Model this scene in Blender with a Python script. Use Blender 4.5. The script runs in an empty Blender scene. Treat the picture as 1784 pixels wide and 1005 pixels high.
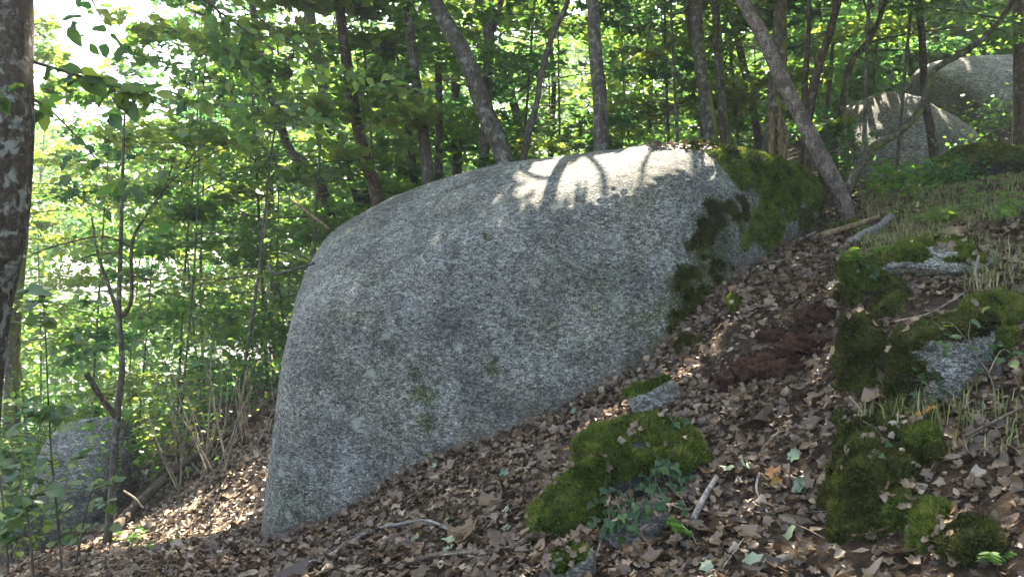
import bpy, math, numpy as np
from mathutils import Vector
scene = bpy.context.scene
# ------------------------------------------------------------------ camera, sky, sun, exposure
FPX, CX, CY = 1348.0, 892.0, 502.5          # focal length / centre in pixels of a 1784 px wide frame
cam_data = bpy.data.cameras.new("camera"); cam = bpy.data.objects.new("camera", cam_data)
scene.collection.objects.link(cam); scene.camera = cam
cam.location = (0, 0, 0); cam.rotation_euler = (math.radians(90), 0, 0)
cam_data.sensor_width = 36.0; cam_data.lens = 36.0 * FPX / 1784.0
cam_data.clip_start = 0.05; cam_data.clip_end = 600
SUN = np.array([0.092, 0.522, 0.848]); SUN = SUN / np.linalg.norm(SUN)
world = bpy.data.worlds.new("World"); scene.world = world; world.use_nodes = True
wn = world.node_tree.nodes; wl = world.node_tree.links
bg = wn["Background"]; sky = wn.new("ShaderNodeTexSky"); sky.sky_type = 'NISHITA'; sky.sun_disc = False
sky.sun_elevation = math.asin(SUN[2]); sky.sun_rotation = math.atan2(SUN[0], SUN[1])
sky.air_density = 1.0; sky.dust_density = 2.5; sky.ozone_density = 0.6
wl.new(sky.outputs[0], bg.inputs[0]); bg.inputs[1].default_value = 0.085
sun_data = bpy.data.lights.new("sun", 'SUN'); sun = bpy.data.objects.new("sun", sun_data)
scene.collection.objects.link(sun); sun_data.energy = 5.0; sun_data.angle = math.radians(0.5)
sun_data.color = (1.0, 0.93, 0.82)
sun.rotation_euler = Vector(SUN).to_track_quat('Z', 'Y').to_euler(); sun.location = (20, 20, 30)
vs = scene.view_settings; vs.view_transform = 'Standard'; vs.look = 'None'; vs.gamma = 1; vs.exposure = 3.25
vs.use_white_balance = True; vs.white_balance_temperature = 7150; vs.white_balance_tint = 8
cy = scene.cycles
cy.max_bounces = 7; cy.diffuse_bounces = 4; cy.transmission_bounces = 5; cy.glossy_bounces = 2; cy.transparent_max_bounces = 4
cy.sample_clamp_indirect = 6.0; cy.use_denoising = True; cy.caustics_reflective = False; cy.caustics_refractive = False

# ------------------------------------------------------------------ numeric helpers
def W(px, py, Y):
    return np.array([(px - CX) / FPX * Y, Y, (CY - py) / FPX * Y])
def unit(v): return v / np.maximum(np.linalg.norm(v, axis=-1, keepdims=True), 1e-9)
def proj(P):
    y = np.maximum(P[:, 1], 0.05)
    return CX + FPX * P[:, 0] / y, CY - FPX * P[:, 2] / y
def _h(ix, iy, iz, seed):
    h = (ix.astype(np.int64) * 374761393 + iy.astype(np.int64) * 668265263 + iz.astype(np.int64) * 2147483647 + seed * 974711) & 0xffffffff
    h = ((h ^ (h >> 13)) * 1274126177) & 0xffffffff
    h = ((h ^ (h >> 16)) * 2246822519) & 0xffffffff
    return ((h ^ (h >> 15)) & 0xffffff) / float(0xffffff)
def vnoise(P, seed=0):
    i = np.floor(P); f = P - i; i = i.astype(np.int64); u = f * f * (3 - 2 * f)
    r = 0
    for a in (0, 1):
        for b in (0, 1):
            for c in (0, 1):
                w = (u[:, 0] if a else 1 - u[:, 0]) * (u[:, 1] if b else 1 - u[:, 1]) * (u[:, 2] if c else 1 - u[:, 2])
                r = r + w * _h(i[:, 0] + a, i[:, 1] + b, i[:, 2] + c, seed)
    return r
def fbm(P, octs=3, seed=0):
    r = 0; a = .5; t = 0
    for k in range(octs):
        r = r + a * vnoise(P * 2 ** k + 17.3 * k, seed + k); t += a; a *= .5
    return r / t * 2 - 1
def smooth(x, a, b):
    t = np.clip((x - a) / (b - a), 0, 1); return t * t * (3 - 2 * t)
def catmull(P, n):
    P = np.asarray(P, float); Q = np.vstack([2 * P[0] - P[1], P, 2 * P[-1] - P[-2]])
    t = np.linspace(0, len(P) - 1, n); i = np.minimum(t.astype(int), len(P) - 2); f = (t - i)[:, None]
    a, b, c, d = Q[i], Q[i + 1], Q[i + 2], Q[i + 3]
    return .5 * (2 * b + (c - a) * f + (2 * a - 5 * b + 4 * c - d) * f ** 2 + (3 * b - a - 3 * c + d) * f ** 3)
def tube(P, R, k=6, rough=0.0, seed=0):
    P = np.asarray(P, float); n = len(P); R = np.broadcast_to(np.asarray(R, float), (n,))
    T = unit(np.gradient(P, axis=0)); ref = np.array([0.31, 0.9, 0.1]) if abs(T[0] @ np.array([.31, .9, .1])) < .8 else np.array([1., 0, 0])
    A = np.zeros((n, 3)); a = ref
    for i in range(n):
        a = a - T[i] * (a @ T[i]); a = a / np.linalg.norm(a); A[i] = a
    B = np.cross(T, A)
    th = np.linspace(0, 2 * np.pi, k, endpoint=False)
    V = P[:, None] + (A[:, None] * np.cos(th)[None, :, None] + B[:, None] * np.sin(th)[None, :, None]) * R[:, None, None]
    if rough:
        D = V - P[:, None]; q = fbm((V / max(R.max(), .01) * np.array([1, 1, .35])).reshape(-1, 3), 3, seed).reshape(n, k)
        V = P[:, None] + D * (1 + rough * q)[:, :, None]
    V = V.reshape(-1, 3)
    i, j = np.meshgrid(np.arange(n - 1), np.arange(k), indexing='ij'); j2 = (j + 1) % k
    Fq = np.stack([i * k + j, i * k + j2, (i + 1) * k + j2, (i + 1) * k + j], -1).reshape(-1, 4)
    V = np.vstack([V, P[:1], P[-1:]]); m = len(V)
    jj = np.arange(k)
    c1 = np.stack([np.full(k, m - 2), (jj + 1) % k, jj, jj], -1)[:, :3]
    c2 = np.stack([np.full(k, m - 1), (n - 1) * k + jj, (n - 1) * k + (jj + 1) % k], -1)
    return V, [Fq, c1, c2]
def cat(parts):
    Vs, Fs, o = [], {}, 0
    for V, F in parts:
        F = F if isinstance(F, list) else [F]
        for f in F: Fs.setdefault(f.shape[1], []).append(f + o)
        Vs.append(V); o += len(V)
    return np.vstack(Vs), [np.vstack(v) for v in Fs.values()]
def tris_to(V, F): return V, F if isinstance(F, list) else [F]
COL = scene.collection
def mesh_np(name, V, F, mat, tint=None, smooth_shade=True):
    F = F if isinstance(F, list) else [F]
    me = bpy.data.meshes.new(name); V = np.asarray(V, np.float32)
    me.vertices.add(len(V)); me.vertices.foreach_set("co", V.ravel())
    tot = np.concatenate([np.full(len(f), f.shape[1]) for f in F]); idx = np.concatenate([f.ravel() for f in F])
    me.loops.add(len(idx)); me.loops.foreach_set("vertex_index", idx.astype(np.int32))
    me.polygons.add(len(tot)); st = np.concatenate([[0], np.cumsum(tot)[:-1]])
    me.polygons.foreach_set("loop_start", st.astype(np.int32))
    try: me.polygons.foreach_set("loop_total", tot.astype(np.int32))
    except Exception: pass
    me.update(calc_edges=True)
    if smooth_shade: me.polygons.foreach_set("use_smooth", np.ones(len(tot), bool))
    if tint is not None:
        a = me.attributes.new("tint", 'FLOAT', 'FACE'); a.data.foreach_set("value", np.asarray(tint, np.float32))
    me.validate(); me.materials.append(mat); return me
def tag(o, label=None, category=None, group=None, kind=None):
    if label: o["label"] = label
    if category: o["category"] = category
    if group: o["group"] = group
    if kind: o["kind"] = kind
    return o
def obj(name, V, F, mat, parent=None, tint=None, sm=True, kind=None):
    org = np.zeros(3)
    if parent is not None:
        p = parent
        while p is not None: org = org + np.array(p.location); p = p.parent
    o = bpy.data.objects.new(name, mesh_np(name, np.asarray(V) - org, F, mat, tint, sm)); COL.objects.link(o)
    if parent is not None: o.parent = parent
    if kind: o["kind"] = kind
    return o
def empty(name, loc, label, category, group=None):
    o = bpy.data.objects.new(name, None); COL.objects.link(o); o.location = tuple(loc); o.empty_display_size = .1
    return tag(o, label, category, group)

# ------------------------------------------------------------------ materials
class NT:
    def __init__(s, name):
        s.m = bpy.data.materials.new(name); s.m.use_nodes = True; s.t = s.m.node_tree; s.t.nodes.clear()
        s.out = s.t.nodes.new("ShaderNodeOutputMaterial")
    def n(s, typ, **k):
        x = s.t.nodes.new("ShaderNode" + typ)
        for a, b in k.items(): setattr(x, a, b)
        return x
    def l(s, a, b): s.t.links.new(a, b)
    def coord(s, scale=(1, 1, 1), kind="Object", rot=(0, 0, 0)):
        c = s.n("TexCoord"); m = s.n("Mapping"); m.inputs["Scale"].default_value = scale; m.inputs["Rotation"].default_value = rot
        if kind == "World":
            g = s.n("NewGeometry"); s.l(g.outputs["Position"], m.inputs["Vector"])
        else: s.l(c.outputs[kind], m.inputs["Vector"])
        return m.outputs[0]
    def noise(s, vec, scale, detail=4, rough=.55, dist=0.0):
        x = s.n("TexNoise"); x.inputs["Scale"].default_value = scale; x.inputs["Detail"].default_value = detail
        x.inputs["Roughness"].default_value = rough; x.inputs["Distortion"].default_value = dist; s.l(vec, x.inputs["Vector"]); return x.outputs[0]
    def ramp(s, fac, stops, interp='LINEAR'):
        r = s.n("ValToRGB"); cr = r.color_ramp; cr.interpolation = interp
        while len(cr.elements) > 1: cr.elements.remove(cr.elements[-1])
        for i, (p, c) in enumerate(stops):
            e = cr.elements[0] if i == 0 else cr.elements.new(p)
            e.position = p; e.color = (*(c if hasattr(c, '__len__') else (c, c, c)), 1)
        s.l(fac, r.inputs[0]); return r.outputs[0]
    def mix(s, fac, a, b, blend='MIX'):
        x = s.n("MixRGB", blend_type=blend)
        for i, v in ((0, fac), (1, a), (2, b)):
            if hasattr(v, 'is_output'): s.l(v, x.inputs[i])
            elif i == 0: x.inputs[0].default_value = v
            else: x.inputs[i].default_value = (*v, 1)
        return x.outputs[0]
    def math(s, op, a, b=0.0):
        x = s.n("Math", operation=op)
        for i, v in ((0, a), (1, b)):
            if hasattr(v, 'is_output'): s.l(v, x.inputs[i])
            else: x.inputs[i].default_value = v
        return x.outputs[0]
    def finish(s, col, rough=.85, bump=None, strength=.5, dist=.02, spec=.25):
        b = s.n("BsdfPrincipled"); s.l(col, b.inputs["Base Color"])
        b.inputs["Roughness"].default_value = rough; b.inputs["Specular IOR Level"].default_value = spec
        if bump is not None:
            q = s.n("Bump"); q.inputs["Strength"].default_value = strength; q.inputs["Distance"].default_value = dist
            s.l(bump, q.inputs["Height"]); s.l(q.outputs[0], b.inputs["Normal"])
        s.l(b.outputs[0], s.out.inputs[0]); return s.m
def granite(name, scale=1.0, light=.46, dark=.07, mosscol=(.05, .065, .02), stain=.5, spots=(), film=False):
    t = NT(name); v = t.coord((1, 1, 1.9), "World", (0, math.radians(-14), 0)); w = t.coord((1, 1, 1), "World")
    n1 = t.noise(v, 17 * scale, 4, .72, .9); n2 = t.noise(v, 55 * scale, 2, .6)
    f = t.math('ADD', t.math('MULTIPLY', n1, .6), t.math('MULTIPLY', n2, .4))
    col = t.ramp(f, [(.4, dark), (.47, (dark + light) * .28), (.515, light * .6), (.565, light), (.64, min(.75, light * 1.75))])
    big = t.noise(w, 1.1 * scale, 5, .6, .4); pat = t.noise(w, 3.4 * scale, 4, .6, .3)
    k = t.ramp(t.math('ADD', t.math('MULTIPLY', big, .6), t.math('MULTIPLY', pat, .4)), [(.32, .38), (.44, .72), (.54, 1.0), (.68, 1.3)])
    col = t.mix(1.0, col, k, 'MULTIPLY')
    col = t.mix(1.0, col, (.985, .985, .92), 'MULTIPLY')
    warm = t.ramp(t.noise(w, 0.9 * scale, 5, .65, .5), [(.45, 0.0), (.66, stain)])
    col = t.mix(warm, col, t.mix(1.0, col, (.82, .72, .52), 'MULTIPLY'))
    ln = t.noise(w, 11, 6, .75)
    if film:
        at = t.n("Attribute"); at.attribute_name = "film"; fine = t.noise(v, 38, 3, .6)
        q = t.math('ADD', at.outputs["Fac"], t.math('ADD', t.math('MULTIPLY', t.math('SUBTRACT', ln, .5), 1.9), t.math('MULTIPLY', t.math('SUBTRACT', fine, .5), 1.2)))
        col = t.mix(t.ramp(q, [(.2, 0.0), (.62, 1.0)]), col, t.mix(1.0, col, (.34, .4, .17), 'MULTIPLY'))
        lw = t.noise(w, 5.5, 6, .7, .6); col = t.mix(t.ramp(lw, [(.57, 0.0), (.63, .3)]), col, (.3, .32, .29))
        sv = t.coord((2.6, 2.6, .3), "World"); st_ = t.noise(sv, 1.5, 5, .7, .8); col = t.mix(t.ramp(st_, [(.52, 0.0), (.68, .6)]), col, t.mix(1.0, col, (.45, .46, .36), 'MULTIPLY'))
        vo = t.n("TexVoronoi"); vo.inputs["Scale"].default_value = 2.3; t.l(w, vo.inputs["Vector"]); ro = t.math('ADD', vo.outputs["Distance"], t.math('MULTIPLY', t.math('SUBTRACT', ln, .5), .35)); col = t.mix(t.ramp(ro, [(.07, .5), (.13, 0.0)]), col, (.34, .36, .3))
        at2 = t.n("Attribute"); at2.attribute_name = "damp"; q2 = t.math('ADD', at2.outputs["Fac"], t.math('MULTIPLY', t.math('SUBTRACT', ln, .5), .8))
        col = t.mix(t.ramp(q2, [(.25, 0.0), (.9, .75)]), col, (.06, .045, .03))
    for (c, r, s) in spots:
        vm = t.n("VectorMath", operation='DISTANCE'); t.l(w, vm.inputs[0]); vm.inputs[1].default_value = tuple(c)
        d = t.math('ADD', t.math('DIVIDE', vm.outputs["Value"], r), t.math('MULTIPLY', t.math('SUBTRACT', ln, .5), 4.5))
        m = t.ramp(d, [(.35, s), (1.0, 0.0)])
        col = t.mix(m, col, mosscol)
    return t.finish(col, .8, f, 1.0, .035, .3)
def bark(name, a, b, c, lichen=.0, mosscol=None, sc=1.0, band=False, st=.22):
    t = NT(name); v = t.coord((1, 1, st), "World"); w = t.coord((1, 1, 1), "World"); vb = t.coord((1, 1, 5), "World")
    n1 = t.noise(v, 34 * sc, 5, .65, .5); n2 = t.noise(w, 7 * sc, 4, .6, .5)
    col = t.ramp(n1, [(.32, a), (.52, b), (.72, c)])
    col = t.mix(1.0, col, t.ramp(n2, [(.3, .6), (.6, 1.1)]), 'MULTIPLY')
    h = n1
    if band:
        nb = t.noise(vb, 9, 4, .7); col = t.mix(t.ramp(nb, [(.55, 0.0), (.66, .7)]), col, (.33, .29, .26))
    if lichen:
        nl = t.noise(w, 11 * sc, 5, .6, .6); col = t.mix(t.ramp(nl, [(.56 - .06 * lichen, 0.0), (.6, lichen)]), col, (.36, .4, .36))
        nd = t.noise(w, 5 * sc, 5, .65, .8); col = t.mix(t.ramp(nd, [(.52, 0.0), (.58, .65)]), col, (.06, .05, .038))
    if mosscol:
        g = t.n("NewGeometry"); s = t.n("SeparateXYZ"); t.l(g.outputs["Normal"], s.inputs[0])
        nm = t.noise(w, 6, 4, .6); m = t.math('ADD', nm, t.math('MULTIPLY', s.outputs[0], .22))
        col = t.mix(t.ramp(m, [(.56, 0.0), (.66, .9)]), col, mosscol)
    return t.finish(col, .9, h, .8, .012, .15)
def leafmat(name, stops, trans=.42, gloss=.05, transcol=1.25, rnd=False):
    t = NT(name)
    if rnd: fac = t.n("ObjectInfo").outputs["Random"]
    else:
        at = t.n("Attribute"); at.attribute_name = "tint"; fac = at.outputs["Fac"]
    col = t.ramp(fac, stops)
    d = t.n("BsdfDiffuse"); t.l(col, d.inputs[0])
    tr = t.n("BsdfTranslucent"); hs = t.n("HueSaturation"); hs.inputs["Hue"].default_value = .49; hs.inputs["Saturation"].default_value = 1.0
    hs.inputs["Value"].default_value = transcol; t.l(col, hs.inputs["Color"]); t.l(hs.outputs[0], tr.inputs[0])
    m = t.n("MixShader"); m.inputs[0].default_value = trans; t.l(d.outputs[0], m.inputs[1]); t.l(tr.outputs[0], m.inputs[2])
    g = t.n("BsdfGlossy"); g.inputs["Roughness"].default_value = .38; g.inputs[0].default_value = (.9, .95, 1, 1)
    m2 = t.n("MixShader"); m2.inputs[0].default_value = gloss; t.l(m.outputs[0], m2.inputs[1]); t.l(g.outputs[0], m2.inputs[2])
    t.l(m2.outputs[0], t.out.inputs[0]); return t.m
def moss_mat(name, a, b, c):
    t = NT(name); w = t.coord((1, 1, 1), "World")
    n1 = t.noise(w, 60, 4, .7); n2 = t.noise(w, 7, 4, .6)
    col = t.ramp(t.math('ADD', t.math('MULTIPLY', n1, .5), t.math('MULTIPLY', n2, .5)), [(.34, a), (.5, b), (.66, c)])
    return t.finish(col, .95, n1, 1.0, .02, .05)
M_GRAN = None
M_MOSS = moss_mat("moss_green", (.02, .03, .008), (.06, .088, .017), (.135, .165, .034))
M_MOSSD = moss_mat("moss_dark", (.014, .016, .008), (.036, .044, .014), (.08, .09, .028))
M_MOSSY = moss_mat("moss_olive", (.022, .024, .01), (.058, .062, .02), (.12, .118, .04))
M_ROCK = granite("rock_grey", 1.2, .40, .06, stain=.5)
M_ROCKB = granite("rock_blue_grey", .8, .23, .06, stain=.5)
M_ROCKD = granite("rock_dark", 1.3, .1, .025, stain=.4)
BK = (.02, .016, .012)
M_BARKD = bark("bark_dark", (.026, .022, .017), (.07, .06, .047), (.14, .12, .095), .25)
M_BARKG = bark("bark_grey", (0.0350, 0.0290, 0.0225), (0.0850, 0.0750, 0.0600), (0.1500, 0.1350, 0.1150), .3)
M_BARKR = bark("bark_red_brown", (0.0250, 0.0150, 0.0100), (0.0650, 0.0425, 0.0275), (0.1200, 0.0850, 0.0600), .2)
M_BARKM = bark("bark_mossy", (0.0300, 0.0250, 0.0180), (0.0800, 0.0700, 0.0500), (0.1400, 0.1250, 0.1000), .3, (.16, .17, .03))
M_BARKB = bark("bark_beech", (.025, .019, .014), (.06, .049, .039), (.16, .138, .115), .6, sc=1.3, st=.7)
M_BARKC = bark("bark_cherry", (.06, .045, .036), (.15, .115, .095), (.27, .22, .19), .25, band=True)
M_WOOD = bark("dead_wood", (.07, .05, .03), (.2, .14, .085), (.34, .26, .17))
M_WOODG = bark("grey_dead_wood", (.08, .075, .07), (.19, .18, .17), (.32, .31, .3))
M_TWIG = bark("twig", (.045, .035, .028), (.1, .08, .062), (.19, .16, .13))
M_STEM = bark("pale_stem", (.1, .08, .06), (.22, .19, .15), (.36, .32, .27))
M_RED = bark("rotten_wood", (.012, .006, .004), (.04, .019, .012), (.085, .042, .028))
LG = leafmat("leaf_green", [(0, (.048, .125, .026)), (.5, (.085, .19, .03)), (.85, (.145, .245, .03)), (1, (.26, .26, .04))], .52, .03, 1.7)
LD = leafmat("leaf_deep_green", [(0, (.03, .1, .034)), (.6, (.055, .15, .038)), (1, (.1, .2, .034))], .5, .03, 1.7)
LY = leafmat("leaf_yellow_green", [(0, (.07, .13, .022)), (.6, (.15, .225, .03)), (1, (.28, .27, .04))], .5, .04, 1.6)
LN = leafmat("leaf_near", [(0, (.025, .08, .018)), (.6, (.06, .14, .02)), (1, (.14, .2, .02))], .55, .02, 1.8, rnd=True)
LH = leafmat("leaf_hazel", [(0, (.03, .08, .025)), (.6, (.06, .125, .03)), (1, (.13, .18, .03))], .48, .04, 1.4, rnd=True)
LI = leafmat("leaf_ivy", [(0, (.012, .036, .01)), (.6, (.024, .062, .016)), (1, (.06, .105, .024))], .2, .022, rnd=True)
LB = leafmat("leaf_litter", [(0, (.022, .013, .008)), (.3, (.065, .043, .026)), (.6, (.125, .084, .053)), (.9, (.2, .15, .104)), (.98, (.31, .265, .205)), (1, (.22, .11, .03))], .12, .03, 1.0)
LBO = leafmat("fallen_leaf_brown", [(0, (.04, .024, .014)), (.5, (.098, .064, .04)), (.85, (.17, .123, .085)), (1, (.28, .23, .175))], .12, .03, 1.0, rnd=True)
LBG = leafmat("fallen_leaf_green", [(0, (.07, .11, .06)), (.5, (.14, .18, .11)), (1, (.22, .25, .15))], .12, .05, 1.0, rnd=True)
LBY = leafmat("fallen_leaf_orange", [(0, (.26, .14, .03)), (1, (.3, .11, .03))], .15, .03, 1.0, rnd=True)
GRASS = leafmat("grass", [(0, (.07, .11, .03)), (.45, (.13, .17, .05)), (.7, (.25, .24, .11)), (1, (.38, .33, .19))], .3, .02)
FUZZ = leafmat("moss_fuzz", [(0, (.018, .028, .007)), (.45, (.066, .098, .018)), (.92, (.17, .21, .04)), (1, (.2, .16, .06))], .3, .0)
FUZZD = leafmat("moss_fuzz_dark", [(0, (.012, .014, .007)), (.45, (.04, .05, .015)), (.88, (.1, .115, .03)), (1, (.15, .12, .05))], .3, .0)
def soil():
    t = NT("forest_soil"); w = t.coord((1, 1, 1), "World")
    n = t.noise(w, 22, 6, .7); n2 = t.noise(w, 2.0, 3)
    col = t.ramp(n, [(.3, (.012, .008, .006)), (.5, (.035, .024, .017)), (.7, (.085, .06, .044))])
    col = t.mix(1.0, col, t.ramp(n2, [(.3, .6), (.7, 1.2)]), 'MULTIPLY')
    return t.finish(col, .95, n, 1.0, .03, .1)
M_SOIL = soil()

# ------------------------------------------------------------------ the granite boulder's implicit shape (smooth cut of planes)
BN = unit(np.array([[-0.15, -0.95, 0.272], [-0.356, -0.473, 0.806], [-0.996, -0.071, 0.051], [-0.604, -0.072, 0.794], [-0.319, 0.012, 0.948], [0.054, 0.073, 0.996], [0.861, -0.189, -0.473], [-0.045, 0.994, 0.105], [-0.593, 0.772, 0.231], [0.302, -0.313, -0.9], [-0.885, -0.416, 0.208], [0.615, -0.737, 0.279]]))
BD = np.array([1.243, 1.3, 2.585, 3.085, 2.276, 2.012, 2.406, 1.672, 3.593, 2.229, 2.661, 2.301])
BC = np.array([0.117, 8.5, -0.339]); BP = 9.0
def boulder_f(P): return np.sum((np.maximum(0, (P - BC) @ BN.T) / BD) ** BP, axis=1)
def boulder_hit(px, py):
    t = np.linspace(5.5, 10.5, 1001); P = W(px, py, 1.0) * t[:, None]; f = boulder_f(P)
    return P[np.argmax(f < 1)] if f.min() < 1 else P[np.argmin(f)]

# ------------------------------------------------------------------ terrain
ctl = [boulder_hit(*p) for p in ((475, 945), (600, 905), (650, 865), (710, 822), (800, 795), (890, 765), (1000, 705), (1120, 640), (1200, 560), (1250, 515), (1300, 468), (1360, 425), (1405, 395))]
ctl += [W(*p) for p in ((100, 985, 6.5), (0, 1005, 6.0), (300, 1005, 5.0), (600, 1005, 4.4), (892, 1005, 3.9), (1200, 1005, 3.6), (1450, 1005, 3.4), (1784, 1010, 2.9),
    (450, 970, 6.4), (900, 880, 5.0), (1100, 760, 5.6), (1300, 800, 4.6), (1350, 600, 6.0), (1400, 500, 7.2), (1440, 420, 8.5), (1500, 392, 9.0), (1480, 345, 10.0),
    (1460, 600, 5.6), (1450, 900, 3.9), (1560, 420, 7.5), (1784, 335, 8.0), (1784, 480, 5.5), (1600, 742, 4.0), (1784, 725, 3.7), (1784, 865, 3.2), (1650, 905, 3.4), (1580, 545, 5.0), (1784, 605, 4.3), (1680, 400, 7.0),
    (480, 690, 11.6), (300, 862, 10.5), (215, 935, 9.4), (440, 800, 10.4), (350, 918, 9.5), (440, 912, 9.2), (60, 960, 9.4),
    (1500, 318, 13), (1784, 250, 15), (1610, 330, 14), (1600, 338, 11.5), (1700, 328, 11), (1540, 345, 11.2),
    (1470, 685, 5.0), (1512, 575, 5.0), (1455, 855, 4.15), (1502, 738, 4.15), (1480, 562, 5.9), (1522, 452, 5.9), (1560, 890, 3.75), (1560, 745, 3.95), (1620, 705, 4.35), (1625, 575, 4.75), (1700, 700, 4.25), (1720, 585, 4.6))]
ctl += [np.array(p, float) for p in ((0, 12, .2), (3.3, 13, 1.4), (3.9, 11.3, 1.45), (-3, 14, -1.0), (0, 20, 1.6), (0, 40, 4), (15, 30, 8), (-15, 20, -7.5), (-10, 12, -5), (-7, 10, -3.9), (-30, 40, -14), (25, 45, 13), (-6, 25, -2.5),
    (0, 0, -1.55), (3, 0, -.5), (-3, 0, -2.4), (0, -6, -1.6), (-8, 4, -4.2), (8, 5, 1.9), (12, 10, 3.8), (-12, -8, -6), (12, -8, 3.5), (40, 0, 14), (-40, 0, -14))]
ctl = np.array(ctl)
def _rbf_fit(C):
    n = len(C); D = np.linalg.norm(C[:, None, :2] - C[None, :, :2], axis=2)
    A = np.zeros((n + 3, n + 3)); A[:n, :n] = D - np.eye(n) * .02; A[:n, n] = 1; A[:n, n + 1:] = C[:, :2]; A[n:, :n] = A[:n, n:].T
    b = np.zeros(n + 3); b[:n] = C[:, 2]; return np.linalg.solve(A, b)
_rw = _rbf_fit(ctl)
def ground_z(xy, rough=True):
    xy = np.atleast_2d(xy).astype(float); out = np.empty(len(xy))
    for i in range(0, len(xy), 20000):
        q = xy[i:i + 20000]; D = np.sqrt(((q[:, None] - ctl[None, :, :2]) ** 2).sum(2) + .01)
        out[i:i + 20000] = D @ _rw[:-3] + _rw[-3] + q @ _rw[-2:]
    if rough:
        P = np.column_stack([xy, np.zeros(len(xy))]); d = np.hypot(xy[:, 0], xy[:, 1])
        out += .035 * fbm(P * 1.7, 3, 5) + .012 * fbm(P * 9, 2, 6) + smooth(d, 15, 60) * 1.5 * fbm(P * .08, 2, 8)
    return out
def gz(x, y): return float(ground_z([[x, y]])[0])
def stretch(lo, hi, a, b, n, m):
    core = np.linspace(a, b, n); e = (np.linspace(0, 1, m + 1)[1:]) ** 2.2
    return np.concatenate([(a - (a - lo) * e)[::-1], core, b + (hi - b) * e])
gx = stretch(-140, 140, -6.5, 6.5, 240, 40); gy = stretch(-60, 220, 2.2, 14, 220, 45)
GX, GY = np.meshgrid(gx, gy); XY = np.column_stack([GX.ravel(), GY.ravel()])
GV = np.column_stack([XY, ground_z(XY)]); nx, ny = len(gx), len(gy)
ii, jj = np.meshgrid(np.arange(ny - 1), np.arange(nx - 1), indexing='ij')
GF = np.stack([ii * nx + jj, ii * nx + jj + 1, (ii + 1) * nx + jj + 1, (ii + 1) * nx + jj], -1).reshape(-1, 4)
ground = obj("ground", GV, GF, M_SOIL); ground["kind"] = "structure"
def gnorm(xy):
    e = .05; z = lambda d: ground_z(xy + np.array(d), False)
    return unit(np.column_stack([(z((-e, 0)) - z((e, 0))) / (2 * e), (z((0, -e)) - z((0, e))) / (2 * e), np.ones(len(xy))]))
def ground_at(px, py, lo=2.5, hi=16):
    t = np.linspace(lo, hi, 700); P = W(px, py, 1.0) * t[:, None]; g = ground_z(P[:, :2], False); k = P[:, 2] < g
    i = np.argmax(k) if k.any() else len(t) - 1; return P[i]

# ------------------------------------------------------------------ leaf shapes and scatter
def fan(outline, center):
    V = np.vstack([center, outline]); n = len(outline); i = np.arange(n)
    return V, np.stack([np.zeros(n, int), 1 + i, 1 + (i + 1) % n], -1)
LOB = (np.array([(0, 0, 0), (.46, .3, .08), (.2, .52, .0), (0, 1, -.08), (-.2, .52, .0), (-.46, .3, .08)], float), np.array([(0, 1, 2), (0, 2, 3), (0, 3, 4), (0, 4, 5)]))
DIA = (np.array([(0, 0, 0), (.33, .42, .07), (0, 1, -.06), (-.33, .42, .07)], float), np.array([(0, 1, 2), (0, 2, 3)]))
_o = np.array([(0, 0), (.2, .12), (.3, .34), (.27, .58), (.15, .82), (0, 1.0), (-.15, .82), (-.27, .58), (-.3, .34), (-.2, .12)], float)
OVA = fan(np.column_stack([_o, .28 * np.abs(_o[:, 0]) - .12 * _o[:, 1] ** 2]), np.array([[0, .45, -.03]]))
_m = np.array([(0, 0), (.22, -.06), (.34, .12), (.56, .2), (.4, .38), (.5, .66), (.26, .62), (.14, .76), (0, 1.0), (-.14, .76), (-.26, .62), (-.5, .66), (-.4, .38), (-.56, .2), (-.34, .12), (-.22, -.06)], float)
MAP = fan(np.column_stack([_m, .1 * np.abs(_m[:, 0]) - .1 * _m[:, 1] ** 2]), np.array([[0, .38, -.04]]))
_q = _m[::2]; _q = np.array([(0, 0), (.5, .12), (.38, .36), (.44, .68), (.14, .7), (0, 1), (-.14, .7), (-.44, .68), (-.38, .36), (-.5, .12)], float)
MAPL = fan(np.column_stack([_q, .1 * np.abs(_q[:, 0]) - .1 * _q[:, 1] ** 2]), np.array([[0, .38, -.05]]))
_r = np.array([(0, 0), (.3, .02), (.45, .25), (.42, .55), (.25, .78), (0, 1.02), (-.25, .78), (-.42, .55), (-.45, .25), (-.3, .02)], float)
HAZ = fan(np.column_stack([_r, .12 * np.abs(_r[:, 0]) - .1 * _r[:, 1] ** 2]), np.array([[0, .45, -.04]]))
_i = np.array([(0, .05), (.3, -.08), (.52, .18), (.3, .4), (.14, .55), (0, 1.0), (-.14, .55), (-.3, .4), (-.52, .18), (-.3, -.08)], float)
IVY = fan(np.column_stack([_i, -.1 * np.abs(_i[:, 0]) + .05]), np.array([[0, .3, .06]]))
def curl(T, c, tw=0.0, seed=0):
    V, F = T; V = V.copy(); y = V[:, 1] - .45; x = V[:, 0]
    V[:, 2] += c * (x * x * 2.2 + y * y * .9) + tw * x * y * 2 + .10 * np.sin(x * 9 + seed) * np.cos(y * 8 + seed * 2)
    V[:, 0] *= (1 - .25 * abs(c)); return V, F
def ring(T):
    V, F = T; c = V[:1]; o = V[1:]; n = len(o); i = np.arange(n); j = (i + 1) % n
    V2 = np.vstack([c, c + .55 * (o - c), o])
    return V2, np.vstack([np.stack([0 * i, 1 + i, 1 + j], -1), np.stack([1 + i, 1 + n + i, 1 + n + j], -1), np.stack([1 + i, 1 + n + j, 1 + j], -1)])
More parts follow.
